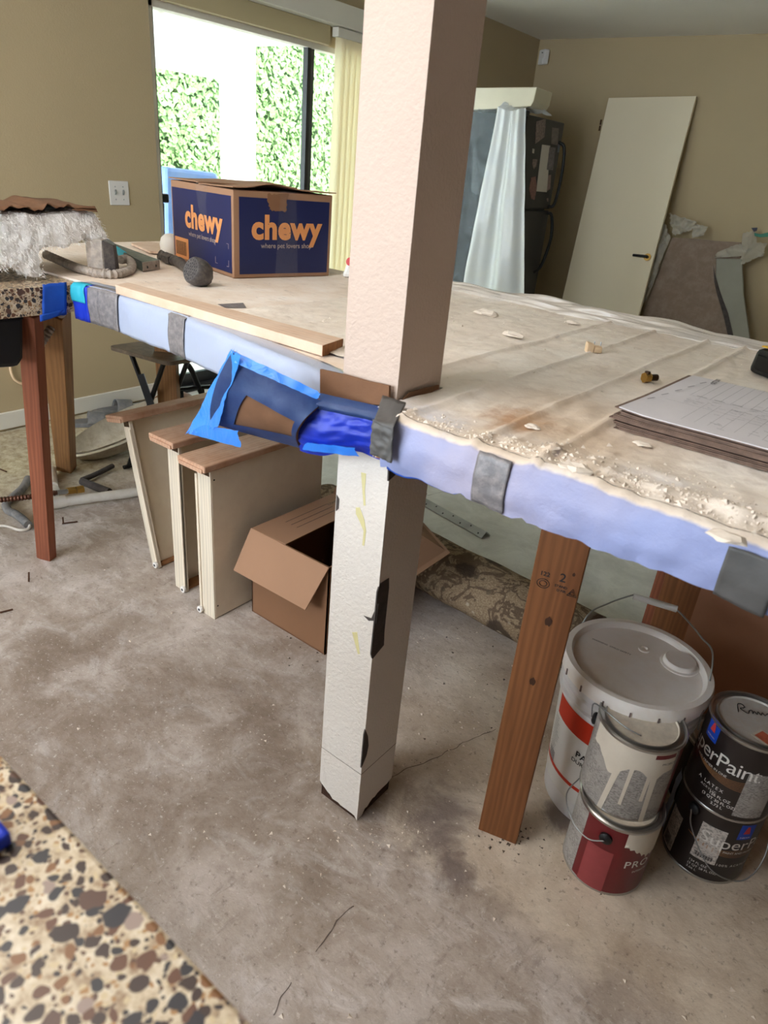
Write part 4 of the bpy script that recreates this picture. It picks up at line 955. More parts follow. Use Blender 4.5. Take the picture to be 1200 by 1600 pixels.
# crumbs
def crumbs(n, pos, rmin, rmax, seed):
    rr = random.Random(seed); vs, fs = [], []
    for i in range(n):
        c = pos(rr); r = rmin+(rmax-rmin)*rr.random()**3; a = rr.uniform(0, 6.28); o = len(vs)
        k = [Vector((cos(a+q*2.1)*r*rr.uniform(.6, 1.3), sin(a+q*2.1)*r*rr.uniform(.6, 1.3), 0)) for q in range(3)]
        vs += [c+q for q in k]+[c+Vector((rr.uniform(-.4, .4)*r, rr.uniform(-.4, .4)*r, r*rr.uniform(.4, .9)))]
        fs += [(o, o+1, o+3), (o+1, o+2, o+3), (o+2, o, o+3), (o+2, o+1, o)]
    mb = MB(); mb.v, mb.f, mb.m = vs, fs, [0]*len(fs); return mb
def edgepos(rr):
    x = min(.3, -.62+.75*rr.random()**.75); y = .872+abs(rr.gauss(0, .05))*(1 if x > -.4 else .5); return Vector((x, y, sheet_z(x, y)-.0005))
tag(crumbs(2600, edgepos, .0008, .0058, 21).build('plaster_crumbs', M['plaster']), 'plaster crumbs along the front edge of the plastic sheet', 'crumbs', kind='stuff')
def anypos(rr):
    x = rr.uniform(-1.2, .3); y = rr.uniform(1.1, 2.1); return Vector((x, y, sheet_z(x, y)-.0004))
tag(crumbs(500, anypos, .001, .006, 22).build('plaster_dust', M['plaster']), 'fine plaster specks scattered over the plastic sheet', 'crumbs', kind='stuff')

# ================================================================== FRIDGE AND THE FAR CORNER
FX = -2.86; FY0, FY1 = 5.27, 5.93; FH = 1.84; SPL = 1.19
fr = thing('refrigerator', 'black refrigerator half covered with plastic sheeting', 'refrigerator', (-3.2, 5.6, 0))
MB().box(-3.55, FX-.05, FY0, FY1, .03, FH).build('cabinet', M['black'], fr, bevel=.006)
MB().box(FX-.045, FX, FY0+.003, FY1-.003, SPL+.006, FH).build('upper_door', M['black_metal'], fr, bevel=.01)
MB().box(FX-.045, FX, FY0+.003, FY1-.003, .08, SPL-.006).build('lower_door', M['black_metal'], fr, bevel=.01)
MB().box(FX-.06, FX-.005, FY0+.02, FY1-.02, .0, .08).build('kick_plate', M['black'], fr)
MB().box(FX-.05, FX+.004, FY0-.012, FY0+.03, FH-.012, FH+.022).build('hinge_cover', M['black'], fr)
hy = FY1-.05
MB().tube(smoothpts([(FX, hy, 1.70), (FX+.05, hy+.01, 1.66), (FX+.065, hy+.02, 1.5), (FX+.06, hy+.02, 1.34), (FX+.04, hy+.02, 1.23), (FX, hy, 1.215)]), .013, 10).build('handle', M['black'], fr, smooth='all')
MB().tube(smoothpts([(FX, hy, 1.165), (FX+.04, hy+.02, 1.15), (FX+.065, hy+.03, 1.0), (FX+.06, hy+.01, .86), (FX+.04, hy-.02, .74), (FX, hy-.05, .68)]), .013, 10).build('handle', M['black'], fr, smooth='all')
def mag(pts, name, mat, label, lift=.003, grp='magnets and papers on the black refrigerator'):
    ps = [ax(px, py, FX+lift) for px, py in pts]
    o = MB().prism(ps, (-.0015, 0, 0)).build(name, mat); tag(o, label, 'magnet' if 'magnet' in name else 'paper', grp)
def zf(l): return [(690+x/4.57, 120+y/4.57) for x, y in l]
mag(zf([(676, 320), (745, 300), (735, 430), (668, 480)]), 'photo_print', M['paper_photo'], 'patterned photo strip at top left of the refrigerator door')
mag(zf([(790, 362), (838, 368), (828, 490), (782, 478)]), 'photo_print', plain('faded_photo', (120, 108, 104), .5, c2=(80, 70, 70), scale=40), 'faded photo high on the right of the refrigerator door')
mag(zf([(718, 484), (776, 492), (752, 824), (676, 818)]), 'paper_note', M['paper_white'], 'long white note on the refrigerator door')
mag(zf([(772, 502), (814, 506), (795, 668), (752, 664)]), 'photo_print', plain('grey_photo', (130, 120, 124), .5, c2=(70, 64, 70), scale=40), 'grey photo overlapping the white note', .005)
mag(zf([(650, 512), (664, 516), (660, 548), (648, 544)]), 'fridge_magnet', M['paper_white'], 'small round pale magnet left of the white note')
mag(zf([(652, 588), (684, 590), (676, 640), (660, 660), (648, 630)]), 'fridge_magnet', M['paper_photo'], 'shield shaped magnet left of the white note')
mag(zf([(640, 720), (672, 712), (680, 800), (664, 880), (640, 870), (626, 800)]), 'fridge_magnet', plain('pinkish_magnet', (150, 104, 96), .5, c2=(90, 60, 60), scale=60), 'large pinkish magnet low on the left of the refrigerator door')
mag(zf([(764, 702), (782, 700), (776, 800), (756, 816), (752, 790)]), 'fridge_magnet', plain('tall_magnet', (170, 140, 136), .5, c2=(90, 70, 76), scale=60), 'tall pale magnet right of the white note')
mag(zf([(750, 868), (762, 866), (764, 890), (754, 892)]), 'fridge_magnet', M['paper_photo'], 'tiny magnet below the white note')
mag(zf([(832, 482), (846, 484), (840, 542), (826, 540)]), 'fridge_magnet', plain('slate_magnet', (92, 100, 116), .5), 'slate magnet beside the refrigerator handle')
# sheets over its side
M['film_clear'] = film('clear_crinkled_film', (190, 200, 204), .22, .20, .2, 13, 1.0, None, 3.0, 9.0)
M['film_milky'] = film('milky_film', (240, 238, 226), .93, .3, .2, 5, .2, (226, 232, 240))
def fp(px, py, Y): return ay(px, py, Y)
L0 = [fp(738, 171, 5.23), fp(776, 171, 5.23), fp(768, 575, 5.23), fp(673, 575, 5.23)]
tag(quadpatch(L0[3], L0[2], L0[1], L0[0], 60, 110, .045, 6, 0, 3).build('clear_wrap', M['film_clear'], smooth='all'), 'clear crinkled plastic wrap over the dark refrigerator side', 'plastic sheet')
L1 = [fp(738, 300, 5.215), fp(770, 320, 5.215), fp(776, 172, 5.215), fp(738, 172, 5.215)]
quadpatch(L1[0], L1[1], L1[2], L1[3], 40, 60, .03, 8, .04, 6).build('wrap_fold', M['film_clear'], bpy.data.objects['clear_wrap'], smooth='all')
def milk(u, v):
    # a sheet gathered at the top that fans out as it falls
    top = fp(782+u*40, 168+6*sin(u*3.1), 5.20); bot = fp(727+u*94, 470, 5.16); bot = top+(bot-top)*1.36
    p = top.lerp(bot, v); fold = (.014+.035*v)*sin(u*11+v*1.5)+.009*sin(u*23+1+v)
    return p+Vector((0, -.03-.02*sin(pi*v)-fold, 0))+Vector((0, .01*nz(p, 6, 3), 0))
mk = MB().grid(milk, 70, 50)
def milk_top(u, v):
    a = milk(u, 0); return a.lerp(Vector((a.x*.3+-2.95*.7+.10*u, a.y+.40*(.3+u*.7), FH+.02)), v)+Vector((0, 0, .04*sin(pi*v)*(1-.3*u)+.012*nz((u*6, v*4, 2), 1)))
mk.grid(milk_top, 40, 12)
tag(mk.build('draped_film', M['film_milky'], smooth='all', merge=True), 'milky white plastic film draped from the refrigerator top', 'plastic sheet')
q = [fp(742, 137, 5.22), fp(839, 136, 5.22), fp(834, 158, 5.22), fp(829, 166, 5.22), fp(760, 171, 5.22), fp(736, 172, 5.22)]
tag(MB().prism(q, (-.02, .30, 0)).build('foam_board', plain('cream_foam', (214, 206, 182), .8, var=.06), bevel=.006), 'cream foam slab lying on top of the refrigerator', 'board')

ms = thing('motion_sensor', 'small white motion sensor in the ceiling corner', 'sensor', (-3.55, 6.63, 2.34))
MB().hexa([(-3.585, 6.655, 2.345), (-3.50, 6.60, 2.345), (-3.47, 6.64, 2.345), (-3.55, 6.66, 2.345)], [(-3.585, 6.655, 2.46), (-3.50, 6.60, 2.46), (-3.47, 6.64, 2.46), (-3.55, 6.66, 2.46)]).build('case', M['white_plastic'], ms, bevel=.008)
MB().hexa([(-3.565, 6.635, 2.355), (-3.512, 6.600, 2.355), (-3.506, 6.606, 2.355), (-3.56, 6.641, 2.355)], [(-3.565, 6.635, 2.39), (-3.512, 6.600, 2.39), (-3.506, 6.606, 2.39), (-3.56, 6.641, 2.39)]).build('lens', M['white_ext'], ms)
MB().box(-3.535, -3.525, 6.612, 6.620, 2.43, 2.437).build('indicator', M['black'], ms)

# slab door leaning on the far wall
DN = Vector((0, -1, .19)).normalized(); DP = Vector((0, 6.60, 2.1))
dl = thing('leaning_door', 'white slab door with a black lever leaning on the wall', 'door', apl(950, 470, DP, DN))
M['door_paint'] = painted_wall('door_paint', (244, 230, 200), 40, .03)
dtl, dtr = apl(951, 153, DP, DN), apl(1088, 150, DP, DN); dbl, dbr = apl(880, 460, DP, DN), apl(1005, 490, DP, DN)
dw = (dtr-dtl); dv = (dbl-dtl).normalized(); dv = dv*(dtl.z/abs(dv.z)); dt_ = -DN*.035
ps = [dtl, dtr, dtr+dv, dtl+dv]
MB().hexa([ps[3]+dt_, ps[2]+dt_, ps[2], ps[3]], [ps[0]+dt_, ps[1]+dt_, ps[1], ps[0]]).build('slab', M['door_paint'], dl, bevel=.002)
dl.location = (ps[3]+ps[2])/2
for ch in dl.children:
    ch.data.transform(Matrix.Translation(apl(950, 470, DP, DN)-dl.location))
hp = apl(1012, 402, DP, DN)
hx = dw.normalized()
mb = MB(); mb.disc((0, 0, 0), .001, 4); mb = MB().tube([hp+DN*.001, hp+DN*.012], .030, 20); mb.build('rose', M['brass'], dl)
MB().tube([hp+DN*.012, hp+DN*.05], .012, 12).build('spindle', M['black'], dl)
MB().tube(smoothpts([hp+DN*.045+hx*.01, hp+DN*.05-hx*.04, hp+DN*.045-hx*.115]), .011, 10).build('lever', M['black'], dl, smooth='all')
hg = apl(942, 185, DP, DN)
for zz in (0, 1): MB().tube([hg-dw.normalized()*.012+up*.045*zz*-1-up*.01, hg-dw.normalized()*.012-up*(.045*zz+.05)], .008, 8).build('hinge', M['bronze'], dl)

# panel wrapped in film leaning beside it
PN = Vector((0, -1, .12)).normalized(); PP = Vector((0, 6.56, 1.25))
pnl = thing('wrapped_panel', 'brown wall panel in torn plastic wrap leaning on the wall', 'panel', apl(1075, 500, PP, PN))
def pp(px, py, d=0.0): return apl(px, py, PP, PN)+PN*d
def zq(l): return [(900+x/4, 320+y/4) for x, y in l]
MB().prism([pp(*q) for q in zq([(600, 205), (760, 212), (870, 225), (1040, 235), (1000, 560), (1090, 900), (430, 900), (420, 660)])], -PN*.02).build('board', M['drywall_wrap'], pnl)
MB().prism([pp(*q, .02) for q in zq([(880, 335), (1040, 340), (1050, 560), (1098, 900), (1000, 900), (930, 640), (876, 500)])], -PN*.03).build('rolled_edge', plain('grey_roll', (150, 146, 132), .7, var=.12, scale=5), pnl, bevel=.004)
MB().prism([pp(*q, .024) for q in zq([(862, 375), (872, 430), (905, 545), (955, 680), (995, 850), (958, 840), (925, 690), (885, 560), (868, 480)])], -PN*.002).build('dark_slit', M['dark_core'], pnl)
def crump(qs, d0, name, n=14, amp=.03, seed=1):
    return quadpatch(*[pp(*q, d0) for q in zq(qs)], n, n, amp, 9, .10, seed).build(name, M['wrap_grey'], pnl, smooth='all')
crump([(610, 195), (730, 165), (760, 110), (590, 55)], .04, 'torn_film', seed=2)
crump([(730, 210), (805, 195), (830, 140), (740, 120)], .03, 'torn_film', seed=3)
crump([(880, 335), (1150, 320), (1030, 245), (890, 300)], .05, 'torn_film', seed=4)
crump([(1040, 375), (1180, 320), (1195, 240), (1040, 250)], .05, 'torn_film', seed=5)
crump([(1030, 300), (1140, 290), (1130, 160), (1050, 180)], .04, 'torn_film', seed=6)
crump([(400, 670), (470, 560), (600, 200), (540, 80)], .05, 'torn_film', seed=7)
MB().prism([pp(*q, .055) for q in zq([(1122, 180), (1160, 188), (1215, 176), (1215, 204), (1160, 208), (1124, 200)])], -PN*.002).build('green_tape', M['green'], pnl)
MB().prism([pp(*q, .06) for q in zq([(1104, 150), (1142, 148), (1138, 166), (1120, 174)])], -PN*.012).build('dark_plug', plain('navy_plug', (30, 36, 60), .5), pnl)

# ================================================================== PAINT CANS AND BUCKET
def CPT(c, r, a, z): return Vector((c[0]+r*cos(a), c[1]+r*sin(a), z))
def cylpatch(c, r, d0, d1, z0, z1, name, mat, parent, n=None, edge=None):
    n = n or max(3, int(abs(d1-d0)/6)); a0, a1 = radians(d0), radians(d1); edge = edge or (lambda u, v: v)
    o = MB().grid(lambda u, v: CPT(c, r, a0+(a1-a0)*u, z0+(z1-z0)*edge(u, v)), n, 6).build(name, mat, parent, smooth='all'); return o
def cyltext(c, r, deg, z, txt, size, mat, parent, bold=0.0, align='CENTER', space=1.0, mb=None, tilt=0.0):
    m_ = text_mb(txt, size, lambda x, y: CPT(c, r, radians(deg)+x/r, z+y+tilt*x), bold, align, mb, space)
    return m_.build('lettering', mat, parent) if mb is None else m_
def paint_can(c, z0, h, label, side, lid, r=.09):
    t = thing('paint_can', label, 'paint can', (c[0], c[1], z0))
    cc = (c[0], c[1], 0); zt_ = z0+h
    MB().lathe([(0, z0+.006), (r-.006, z0+.006), (r-.004, z0), (r+.0012, z0+.001), (r+.0012, z0+.005), (r, z0+.007)], 48, cc).build('bottom_rim', M['steel_bright'], t, smooth=True)
    MB().lathe([(r, z0+.006), (r, zt_-.008)], 56, cc).build('body', side, t, smooth='all')
    MB().lathe([(r, zt_-.009), (r+.0018, zt_-.006), (r+.0018, zt_-.001), (r-.001, zt_+.001), (r-.004, zt_-.001), (r-.005, zt_-.008), (r-.012, zt_-.008), (r-.013, zt_-.001), (r-.015, zt_)], 56, cc).build('top_rim', M['steel_bright'], t, smooth=True)
    MB().lathe([(r-.0135, zt_-.003), (r-.016, zt_-.001), (r-.0185, zt_-.005), (0, zt_-.006)], 56, cc).build('lid', lid, t, smooth=True)
    return t
def ear(c, r, deg, z, t, mat=None):
    p = CPT(c, r-.001, radians(deg), z); d = Vector((cos(radians(deg)), sin(radians(deg)), 0))
    MB().tube([p, p+d*.006, p+d*.010], [.014, .014, .009], 14).build('handle_ear', mat or M['black'], t, smooth=True)
    return p+d*.012
def bail(pts, t, r=.0016): return MB().tube(smoothpts(pts, 8), r, 6).build('wire_handle', M['steel'], t, smooth='all')
c1, c2, c3, c4, c5 = (-.19, 1.262), (-.175, 1.233), (-.004, 1.412), (-.002, 1.425), (-.046, 1.596)
# upper left: grey label streaked with cream paint
r = .09
t = paint_can(c2, 0, .205, 'red paint can with grey side label at the bottom left', M['can_red'], M['lid_paint'])
cylpatch(c2, r+.0005, -205, -118, .008, .195, 'paper_label', M['grey_text'], t)
cylpatch(c2, r+.0009, -107, -70, .006, .130, 'faded_label', M['pink_tape'], t)
cylpatch(c2, r+.0007, -60, 10, .115, .197, 'cream_paint_splash', M['paint_white'], t, 24, lambda u, v: v if v > .5 else v+(.5-v)*(max(0, 1-1.8*u)+.25*abs(sin(u*23))))
cyltext(c2, r+.0008, -33, .102, 'PRO', .030, M['white_print'], t, .0003, space=1.15)
cyltext(c2, r+.0008, -25, .078, 'INTERIOR', .009, M['white_print'], t)
p = ear(c2, r, -86, .165, t); bail([p, CPT(c2, r+.014, radians(-105), .145), CPT(c2, r+.02, radians(-130), .15), CPT(c2, r+.025, radians(-160), .165), CPT(c2, r+.012, radians(-190), .18)], t)
t = paint_can(c1, .197, .205, 'grey labelled paint can with cream drips atop the red can', M['can_red'], M['lid_paint'])
cylpatch(c1, r+.0004, -205, -14, .205, .392, 'paper_label', M['grey_text'], t, 40)
cylpatch(c1, r+.0008, -140, -20, .345, .394, 'cream_paint_splash', M['paint_white'], t, 60, lambda u, v: v if v > .4 else v-(.4-v)*(2.0*math.exp(-((u-.33)/.13)**2)+1.1*math.exp(-((u-.78)/.10)**2)+.25*nz((u*14, 0, 0), 1, 3)))
for (dg, zb, wd) in ((-90, .203, .010), (-52, .262, .007), (-46, .196, .010), (-75, .24, .006)):
    dl_ = {-90: 10, -52: 1, -46: -3, -75: 2}[dg]
    MB().grid(lambda u, v: CPT(c1, r+.0016, radians(dg-dl_*(1-v)*-.0+dl_*v*1.0-dl_)+(u-.5)*wd*(1.1+.5*v**3)/r, zb+(.362-zb)*v), 4, 14).build('paint_drip', M['paint_white'], t, smooth='all')
cylpatch(c1, r+.0012, -52, -22, .381, .392, 'red_edge', M['can_red'], t)
cyltext(c1, r+.0014, -30, .366, 'PROJECT', .008, M['black_print'], t)
p = ear(c1, r, -172, .355, t); bail([p, CPT(c1, r+.014, radians(-172), .39), CPT(c1, r-.005, radians(-150), .412), CPT(c1, r-.03, radians(-110), .408), CPT(c1, r-.035, radians(-75), .404)], t)
# right pair: dark brown cans
def dark_can(c, z0, label, lid):
    t = paint_can(c, z0, .21, label, M['can_dark'], lid); return t
def swirl(c, z, t, d0, d1):
    mb = MB()
    for k in range(7):
        mb.grid(lambda u, v, k=k: CPT(c, r+.0007, radians(d0+(d1-d0)*u), z-.030*sin(u*2.2)+.006*k*u+(v-.5)*.0009+.012*u*u), 26, 1)
    mb.build('copper_lines', M['copper'], t)
def logo_badge(c, dg, z, t, w_=22, h=.045):
    cylpatch(c, r+.0008, dg-w_/2, dg+w_/2, z-h/2, z+h/2, 'blue_badge', M['logo_blue'], t)
    mb = MB(); mb.grid(lambda u, v: CPT(c, r+.0014, radians(dg)+(u-.5)*.016*(1-.5*v)/r, z-.004+.018*v), 4, 3)
    mb.grid(lambda u, v: CPT(c, r+.0014, radians(dg)+(u-.5)*.006/r, z+.012+.006*v), 3, 1); mb.build('badge_emblem', M['logo_red'], t)
    cyltext(c, r+.0014, dg, z-.016, 'SHERWIN', .0055, M['white_print'], t)
t = dark_can(c4, 0, 'dark paint can with two white stickers at the bottom right', M['lid_grey'])
cylpatch(c4, r+.0008, -157, -128, .012, .125, 'white_sticker', M['white_text'], t)
mb = MB()
for k in range(14): mb.grid(lambda u, v, k=k: CPT(c4, r+.0013, radians(-152+k*1.2+u*.6), .02+.03*v), 1, 1)
mb.build('barcode', M['black_print'], t)
cylpatch(c4, r+.0008, -101, -67, .058, .165, 'price_sticker', M['white_text'], t)
mb = MB()
for k in range(22): mb.grid(lambda u, v, k=k: CPT(c4, r+.0013, radians(-97+k*1.15+u*(.4+.3*(k % 3))), .066+.012*v), 1, 1)
mb.build('barcode', M['black_print'], t)
logo_badge(c4, -43, .172, t)
cyltext(c4, r+.0009, -99, .129, 'SuperPaint', .046, M['white_print'], t, 0, 'LEFT'); 
cyltext(c4, r+.0009, -64, .104, 'PAINT AND PRIMER IN ONE', .0085, M['white_print'], t, 0, 'LEFT')
cyltext(c4, r+.0009, -66, .062, '100% ACRYLIC', .010, M['white_print'], t, 0, 'LEFT', 1.3)
for k, s_ in enumerate(('124 FL OZ', '(3 QT 28 FL OZ)', '3.66 L')): cyltext(c4, r+.0009, -100, .044-.011*k, s_, .009, M['white_print'], t, 0, 'LEFT')
swirl(c4, .115, t, -115, -5)
p = ear(c4, r, -118, .178, t); p2 = ear(c4, r, 20, .178, t)
bail([p, CPT(c4, r+.012, radians(-108), .135), CPT(c4, r+.03, radians(-75), .075), CPT(c4, r+.035, radians(-40), .06), CPT(c4, r+.028, radians(-10), .105), p2], t)
quadpatch(CPT(c4, r+.012, radians(-178), .02), CPT(c4, r+.006, radians(-160), .03), CPT(c4, r+.006, radians(-158), .20), CPT(c4, r+.012, radians(-172), .21), 6, 14, .004).build('loose_film', M['film_white'], t, smooth='all')
t = dark_can(c3, .21, 'dark paint can with handwritten grey lid atop the stickered can', M['lid_grey'])
logo_badge(c3, -134, .402-.006, t, 22, .05)
cyltext(c3, r+.0009, -181, .346, 'SuperPaint', .050, M['white_print'], t, 0, 'LEFT', .92)
mb = cyltext(c3, r+.0009, -128, .318, 'PAINT AND PRIMER IN ONE', .0085, M['white_print'], t, 0)
cylpatch(c3, r+.0008, -156, -143, .300, .335, 'photo_print', plain('can_photo', (120, 84, 80), .5, c2=(70, 44, 60), scale=60), t)
cyltext(c3, r+.0009, -110, .277, 'A LATEX', .0115, M['white_print'], t, 0, 'CENTER', 1.4)
cyltext(c3, r+.0009, -110, .264, 'ACRYLIC', .008, M['white_print'], t, 0, 'CENTER', 1.2)
for k, s_ in enumerate(('126 FL OZ', '(3 QT 30 FL OZ)', '3.73 L')): cyltext(c3, r+.0009, -93, .258-.0115*k, s_, .010, M['white_print'], t, .0001)
cylpatch(c3, r+.0009, -72, -32, .228, .352, 'paper_label', M['grey_text'], t)
swirl(c3, .320, t, -150, -40)
p = ear(c3, r, -42, .385, t, M['steel'])
zl = .21+.21-.005
mb = MB(); pc_ = Vector((c3[0]+.035, c3[1]-.035, zl)); mb.prism([pc_+Vector((-.032, -.014, 0)), pc_+Vector((.02, -.034, 0)), pc_+Vector((.034, .0, 0)), pc_+Vector((-.02, .018, 0))], (0, 0, .0008)); mb.build('paper_label', M['lid_paint'], t)
mb = MB(); mb.prism([pc_+Vector((-.026, -.012, .0009)), pc_+Vector((.018, -.028, .0009)), pc_+Vector((.028, -.002, .0009)), pc_+Vector((-.016, .013, .0009))], (0, 0, .0006)); mb.build('orange_stamp', M['stamp'], t)
wx, wy = Vector((.80, .45, 0)).normalized(), Vector((-.45, .80, 0)).normalized(); ho = Vector((c3[0]-.035, c3[1]+.005, zl+.001))
pen = [(0, 0), (.006, .026), (.016, .028), (.018, .018), (.008, .013), (.02, 0), (.026, .010), (.032, .012), (.031, .002), (.036, .010), (.040, .002), (.044, .011), (.048, .002), (.053, .010), (.056, .002), (.064, .010), (.064, .001), (.076, .006)]
MB().tube(smoothpts([ho+wx*a+wy*b for a, b in pen], 5), .0009, 5).build('handwriting', M['black_print'], t)
t = paint_can(c5, 0, .20, 'dark paint can half hidden behind the two stacks of cans', M['can_dark'], M['lid_grey'])

# five gallon bucket
cb = (-.264, 1.418); HBK = .428
bk = thing('plastic_bucket', 'white five gallon plastic bucket with red banded label', 'bucket', (cb[0], cb[1], 0))
cc = (cb[0], cb[1], 0)
MB().lathe([(0, .004), (.128, .004), (.134, .0), (.138, .006), (.154, .325), (.161, .328), (.161, .337), (.155, .340), (.1555, .352), (.162, .355), (.162, .364), (.156, .367), (.1565, .378), (.163, .381), (.163, .39), (.157, .394), (.1575, .41)], 64, cc).build('pail', M['bucket'], bk, smooth=True)
ld = MB().lathe([(.160, HBK-.038), (.168, HBK-.036), (.170, HBK-.012), (.166, HBK), (.152, HBK), (.148, HBK-.004), (.145, HBK-.014), (.138, HBK-.015), (.04, HBK-.012), (.0, HBK-.012)], 64, cc).build('lid', M['bucket_lid'], bk, smooth=True)
mb = MB()
for k in range(18):
    a = 2*pi*k/18+.1; a2 = a+.02
    mb.hexa([CPT(cb, .1655, a, HBK-.036), CPT(cb, .1655, a2, HBK-.036), CPT(cb, .1708, a2, HBK-.036), CPT(cb, .1708, a, HBK-.036)], [CPT(cb, .1655, a, HBK-.020), CPT(cb, .1655, a2, HBK-.020), CPT(cb, .1708, a2, HBK-.020), CPT(cb, .1708, a, HBK-.020)])
tag(mb.build('lid_slits', plain('slit_shadow_grey', (120, 104, 98), .7), bk), kind='stuff')
sx = Vector((cb[0], cb[1], 0)); sc_ = az(1063, 1033, HBK-.004); sc_.z = HBK-.014
MB().lathe([(.044, 0), (.044, .003), (.038, .004), (.037, .012), (.034, .015), (0, .015)], 32, sc_).build('spout_cap', M['bucket_lid'], bk, smooth=True)
kb_ = az(1006, 1015, HBK-.012)
MB().lathe([(.013, 0), (.013, .004), (.008, .005), (.006, .001), (0, .001)], 20, (kb_.x, kb_.y, HBK-.0125)).build('centre_knob', M['bucket_lid'], bk, smooth=True)
ldir = (az(985, 1023, HBK-.012)-az(925, 998, HBK-.012)); ldir.z = 0; ldir.normalize(); ln_ = Vector((-ldir.y, ldir.x, 0)); lo_ = az(955, 1011, HBK-.012); lo_.z = HBK-.0125
text_mb('WARNING  CHILD SAFETY', .008, lambda x, y: lo_+ldir*x+ln_*y+up*.0016, .0001).build('lettering', plain('faded_print', (130, 118, 110), .7), bk)
def BR(z): return .138+(.154-.138)*z/.325+.0008
def bpatch(d0, d1, z0, z1, name, mat, lift=0.0, edge=None):
    edge = edge or (lambda u, v: v)
    return MB().grid(lambda u, v: CPT(cb, BR(z0+(z1-z0)*edge(u, v))+lift, radians(d0+(d1-d0)*u), z0+(z1-z0)*edge(u, v)), 24, 8).build(name, mat, bk, smooth='all')
bpatch(-160, 0, .06, .318, 'paper_label', M['white_print'])
bpatch(-143, -8, .258, .318, 'red_band', M['red_label'], .0008)
bpatch(-160, 0, .105, .116, 'red_band', M['red_label'], .0008)
def btext(dg, z, s_, size, bold=0.0, mat=M['black_print'], align='LEFT', bx_=bk):
    return text_mb(s_, size, lambda x, y: CPT(cb, BR(z+y)+.0016, radians(dg)+x/.148, z+y), bold, align).build('lettering', mat, bk)
btext(-107, .212, 'PA', .026, .0004); btext(-110, .190, 'DURA', .016, .0002)
rr = random.Random(4); mb = MB()
for k in range(13):
    w_ = rr.uniform(9, 16); z_ = .245-k*.008
    mb.grid(lambda u, v: CPT(cb, BR(z_+.002*v)+.0014, radians(-147+w_*u), z_+.0014*v), 6, 1)
for k in range(5):
    z_ = .142-k*.006; mb.grid(lambda u, v: CPT(cb, BR(z_+.003*v)+.0014, radians(-146+13*u), z_+.003*v), 6, 1)
tag(mb.build('small_print', plain('small_print_grey', (120, 116, 116), .7), bk), kind='stuff')
ha = [az(893, 1005, .36)]
hA = CPT(cb, .17, radians(170), .345); hB = CPT(cb, .17, radians(-10), .345)
def hpt(px, py, z_): return az(px, py, z_)
g0, g1 = ay(992, 932, 1.60), ay(1055, 951, 1.63)
bpts = [hA, ay(918, 962, 1.48), ay(950, 943, 1.56), ay(988, 930, 1.60), g0]
bpts2 = [g1, ay(1068, 963, 1.62), ay(1095, 995, 1.56), ay(1114, 1030, 1.50), hB]
MB().tube(smoothpts(bpts, 8), .0022, 8).build('wire_handle', M['steel'], bk, smooth='all')
MB().tube(smoothpts(bpts2, 8), .0022, 8).build('wire_handle', M['steel'], bk, smooth='all')
gv = (g1-g0).normalized(); MB().tube([g0-gv*.004, g1+gv*.004], .0085, 12).build('grip', M['white_plastic'], bk, smooth=True)
for p in (hA,): MB().sphere(p+Vector((0, 0, -.004)), .009, 12, 8).build('handle_boss', M['bucket'], bk, smooth='all')

# ================================================================== TIMBER LEGS
def timber(label, p0, p1, w_, t_, mat, side, name='timber_post', grp=None):
    p0, p1 = Vector(p0), Vector(p1); o = thing(name, label, 'timber', p0, group=grp)
    d = (p1-p0); L = d.length; d.normalize(); a = Vector(side); a = (a-d*a.dot(d)).normalized(); b = d.cross(a)
    m_ = Matrix((a, b, d)).transposed(); o.rotation_euler = m_.to_euler()
    MB().box(-w_/2, w_/2, -t_/2, t_/2, 0, L).build('stud', mat, o, local=True, bevel=.002); return o
la_, lb_ = az(747, 1296), az(806, 1320); lw = (lb_-la_); ld_ = lw.normalized(); lnrm = Vector((-ld_.y, ld_.x, 0))
cen = (la_+lb_)/2+lnrm*.019
lgt = timber('brown two by four timber leg with grade stamp in front of bucket', cen, cen+Vector((0, 0, ZB)), lw.length, .038, M['lumber'], ld_)
lg = bpy.data.objects.new('grade_stamp', None); COL.objects.link(lg); lg.location = cen
def LP(x, z): return Vector((la_.x+lb_.x, la_.y+lb_.y, 0))/2+ld_*x-lnrm*.0008+up*z
zst = .70
fnl = lambda cx, cz: (lambda x, y: LP(cx+x, cz+y))
text_mb('122', .013, fnl(-.022, .730), .0003).build('lettering', M['black_print'], lg)
text_mb('2', .026, fnl(.012, .731), .0003).build('lettering', M['black_print'], lg)
text_mb('STAND', .0075, fnl(.012, .712), .0002).build('lettering', M['black_print'], lg)
text_mb('D FIR', .0075, fnl(.014, .703), .0002).build('lettering', M['black_print'], lg)
M['knot'] = plain('timber_knot', (72, 42, 24), .7, var=.4, scale=60)
for (kx, kz, kr) in ((.004, .628, .009), (.0, .475, .008), (.030, .745, .0035)):
    MB().add([LP(kx+kr*.8*cos(k*pi/8), kz+kr*1.2*sin(k*pi/8)*(1+.2*sin(k*2))) for k in range(16)], [tuple(range(16))]).build('knot', M['knot'], lg)
mb = MB()
for rx in (1.0, .6): mb.tube([LP(-.022+.012*rx*cos(k*pi/10), .709+.010*rx*sin(k*pi/10)) for k in range(21)], .0007, 5)
mb.build('stamp_oval', M['black_print'], lg)
mb = MB(); tri_ = [LP(.026, .698), LP(.044, .698), LP(.035, .714), LP(.026, .698)]; mb.tube(tri_, .0008, 5); mb.tube([LP(.030, .701), LP(.040, .701), LP(.035, .709), LP(.030, .701)], .0008, 5); mb.build('stamp_triangle', M['black_print'], lg)
for ch in list(lg.children):
    ch.parent = lgt; ch.matrix_parent_inverse = (Matrix.Translation(lgt.location) @ lgt.rotation_euler.to_matrix().to_4x4()).inverted() @ Matrix.Translation(cen)
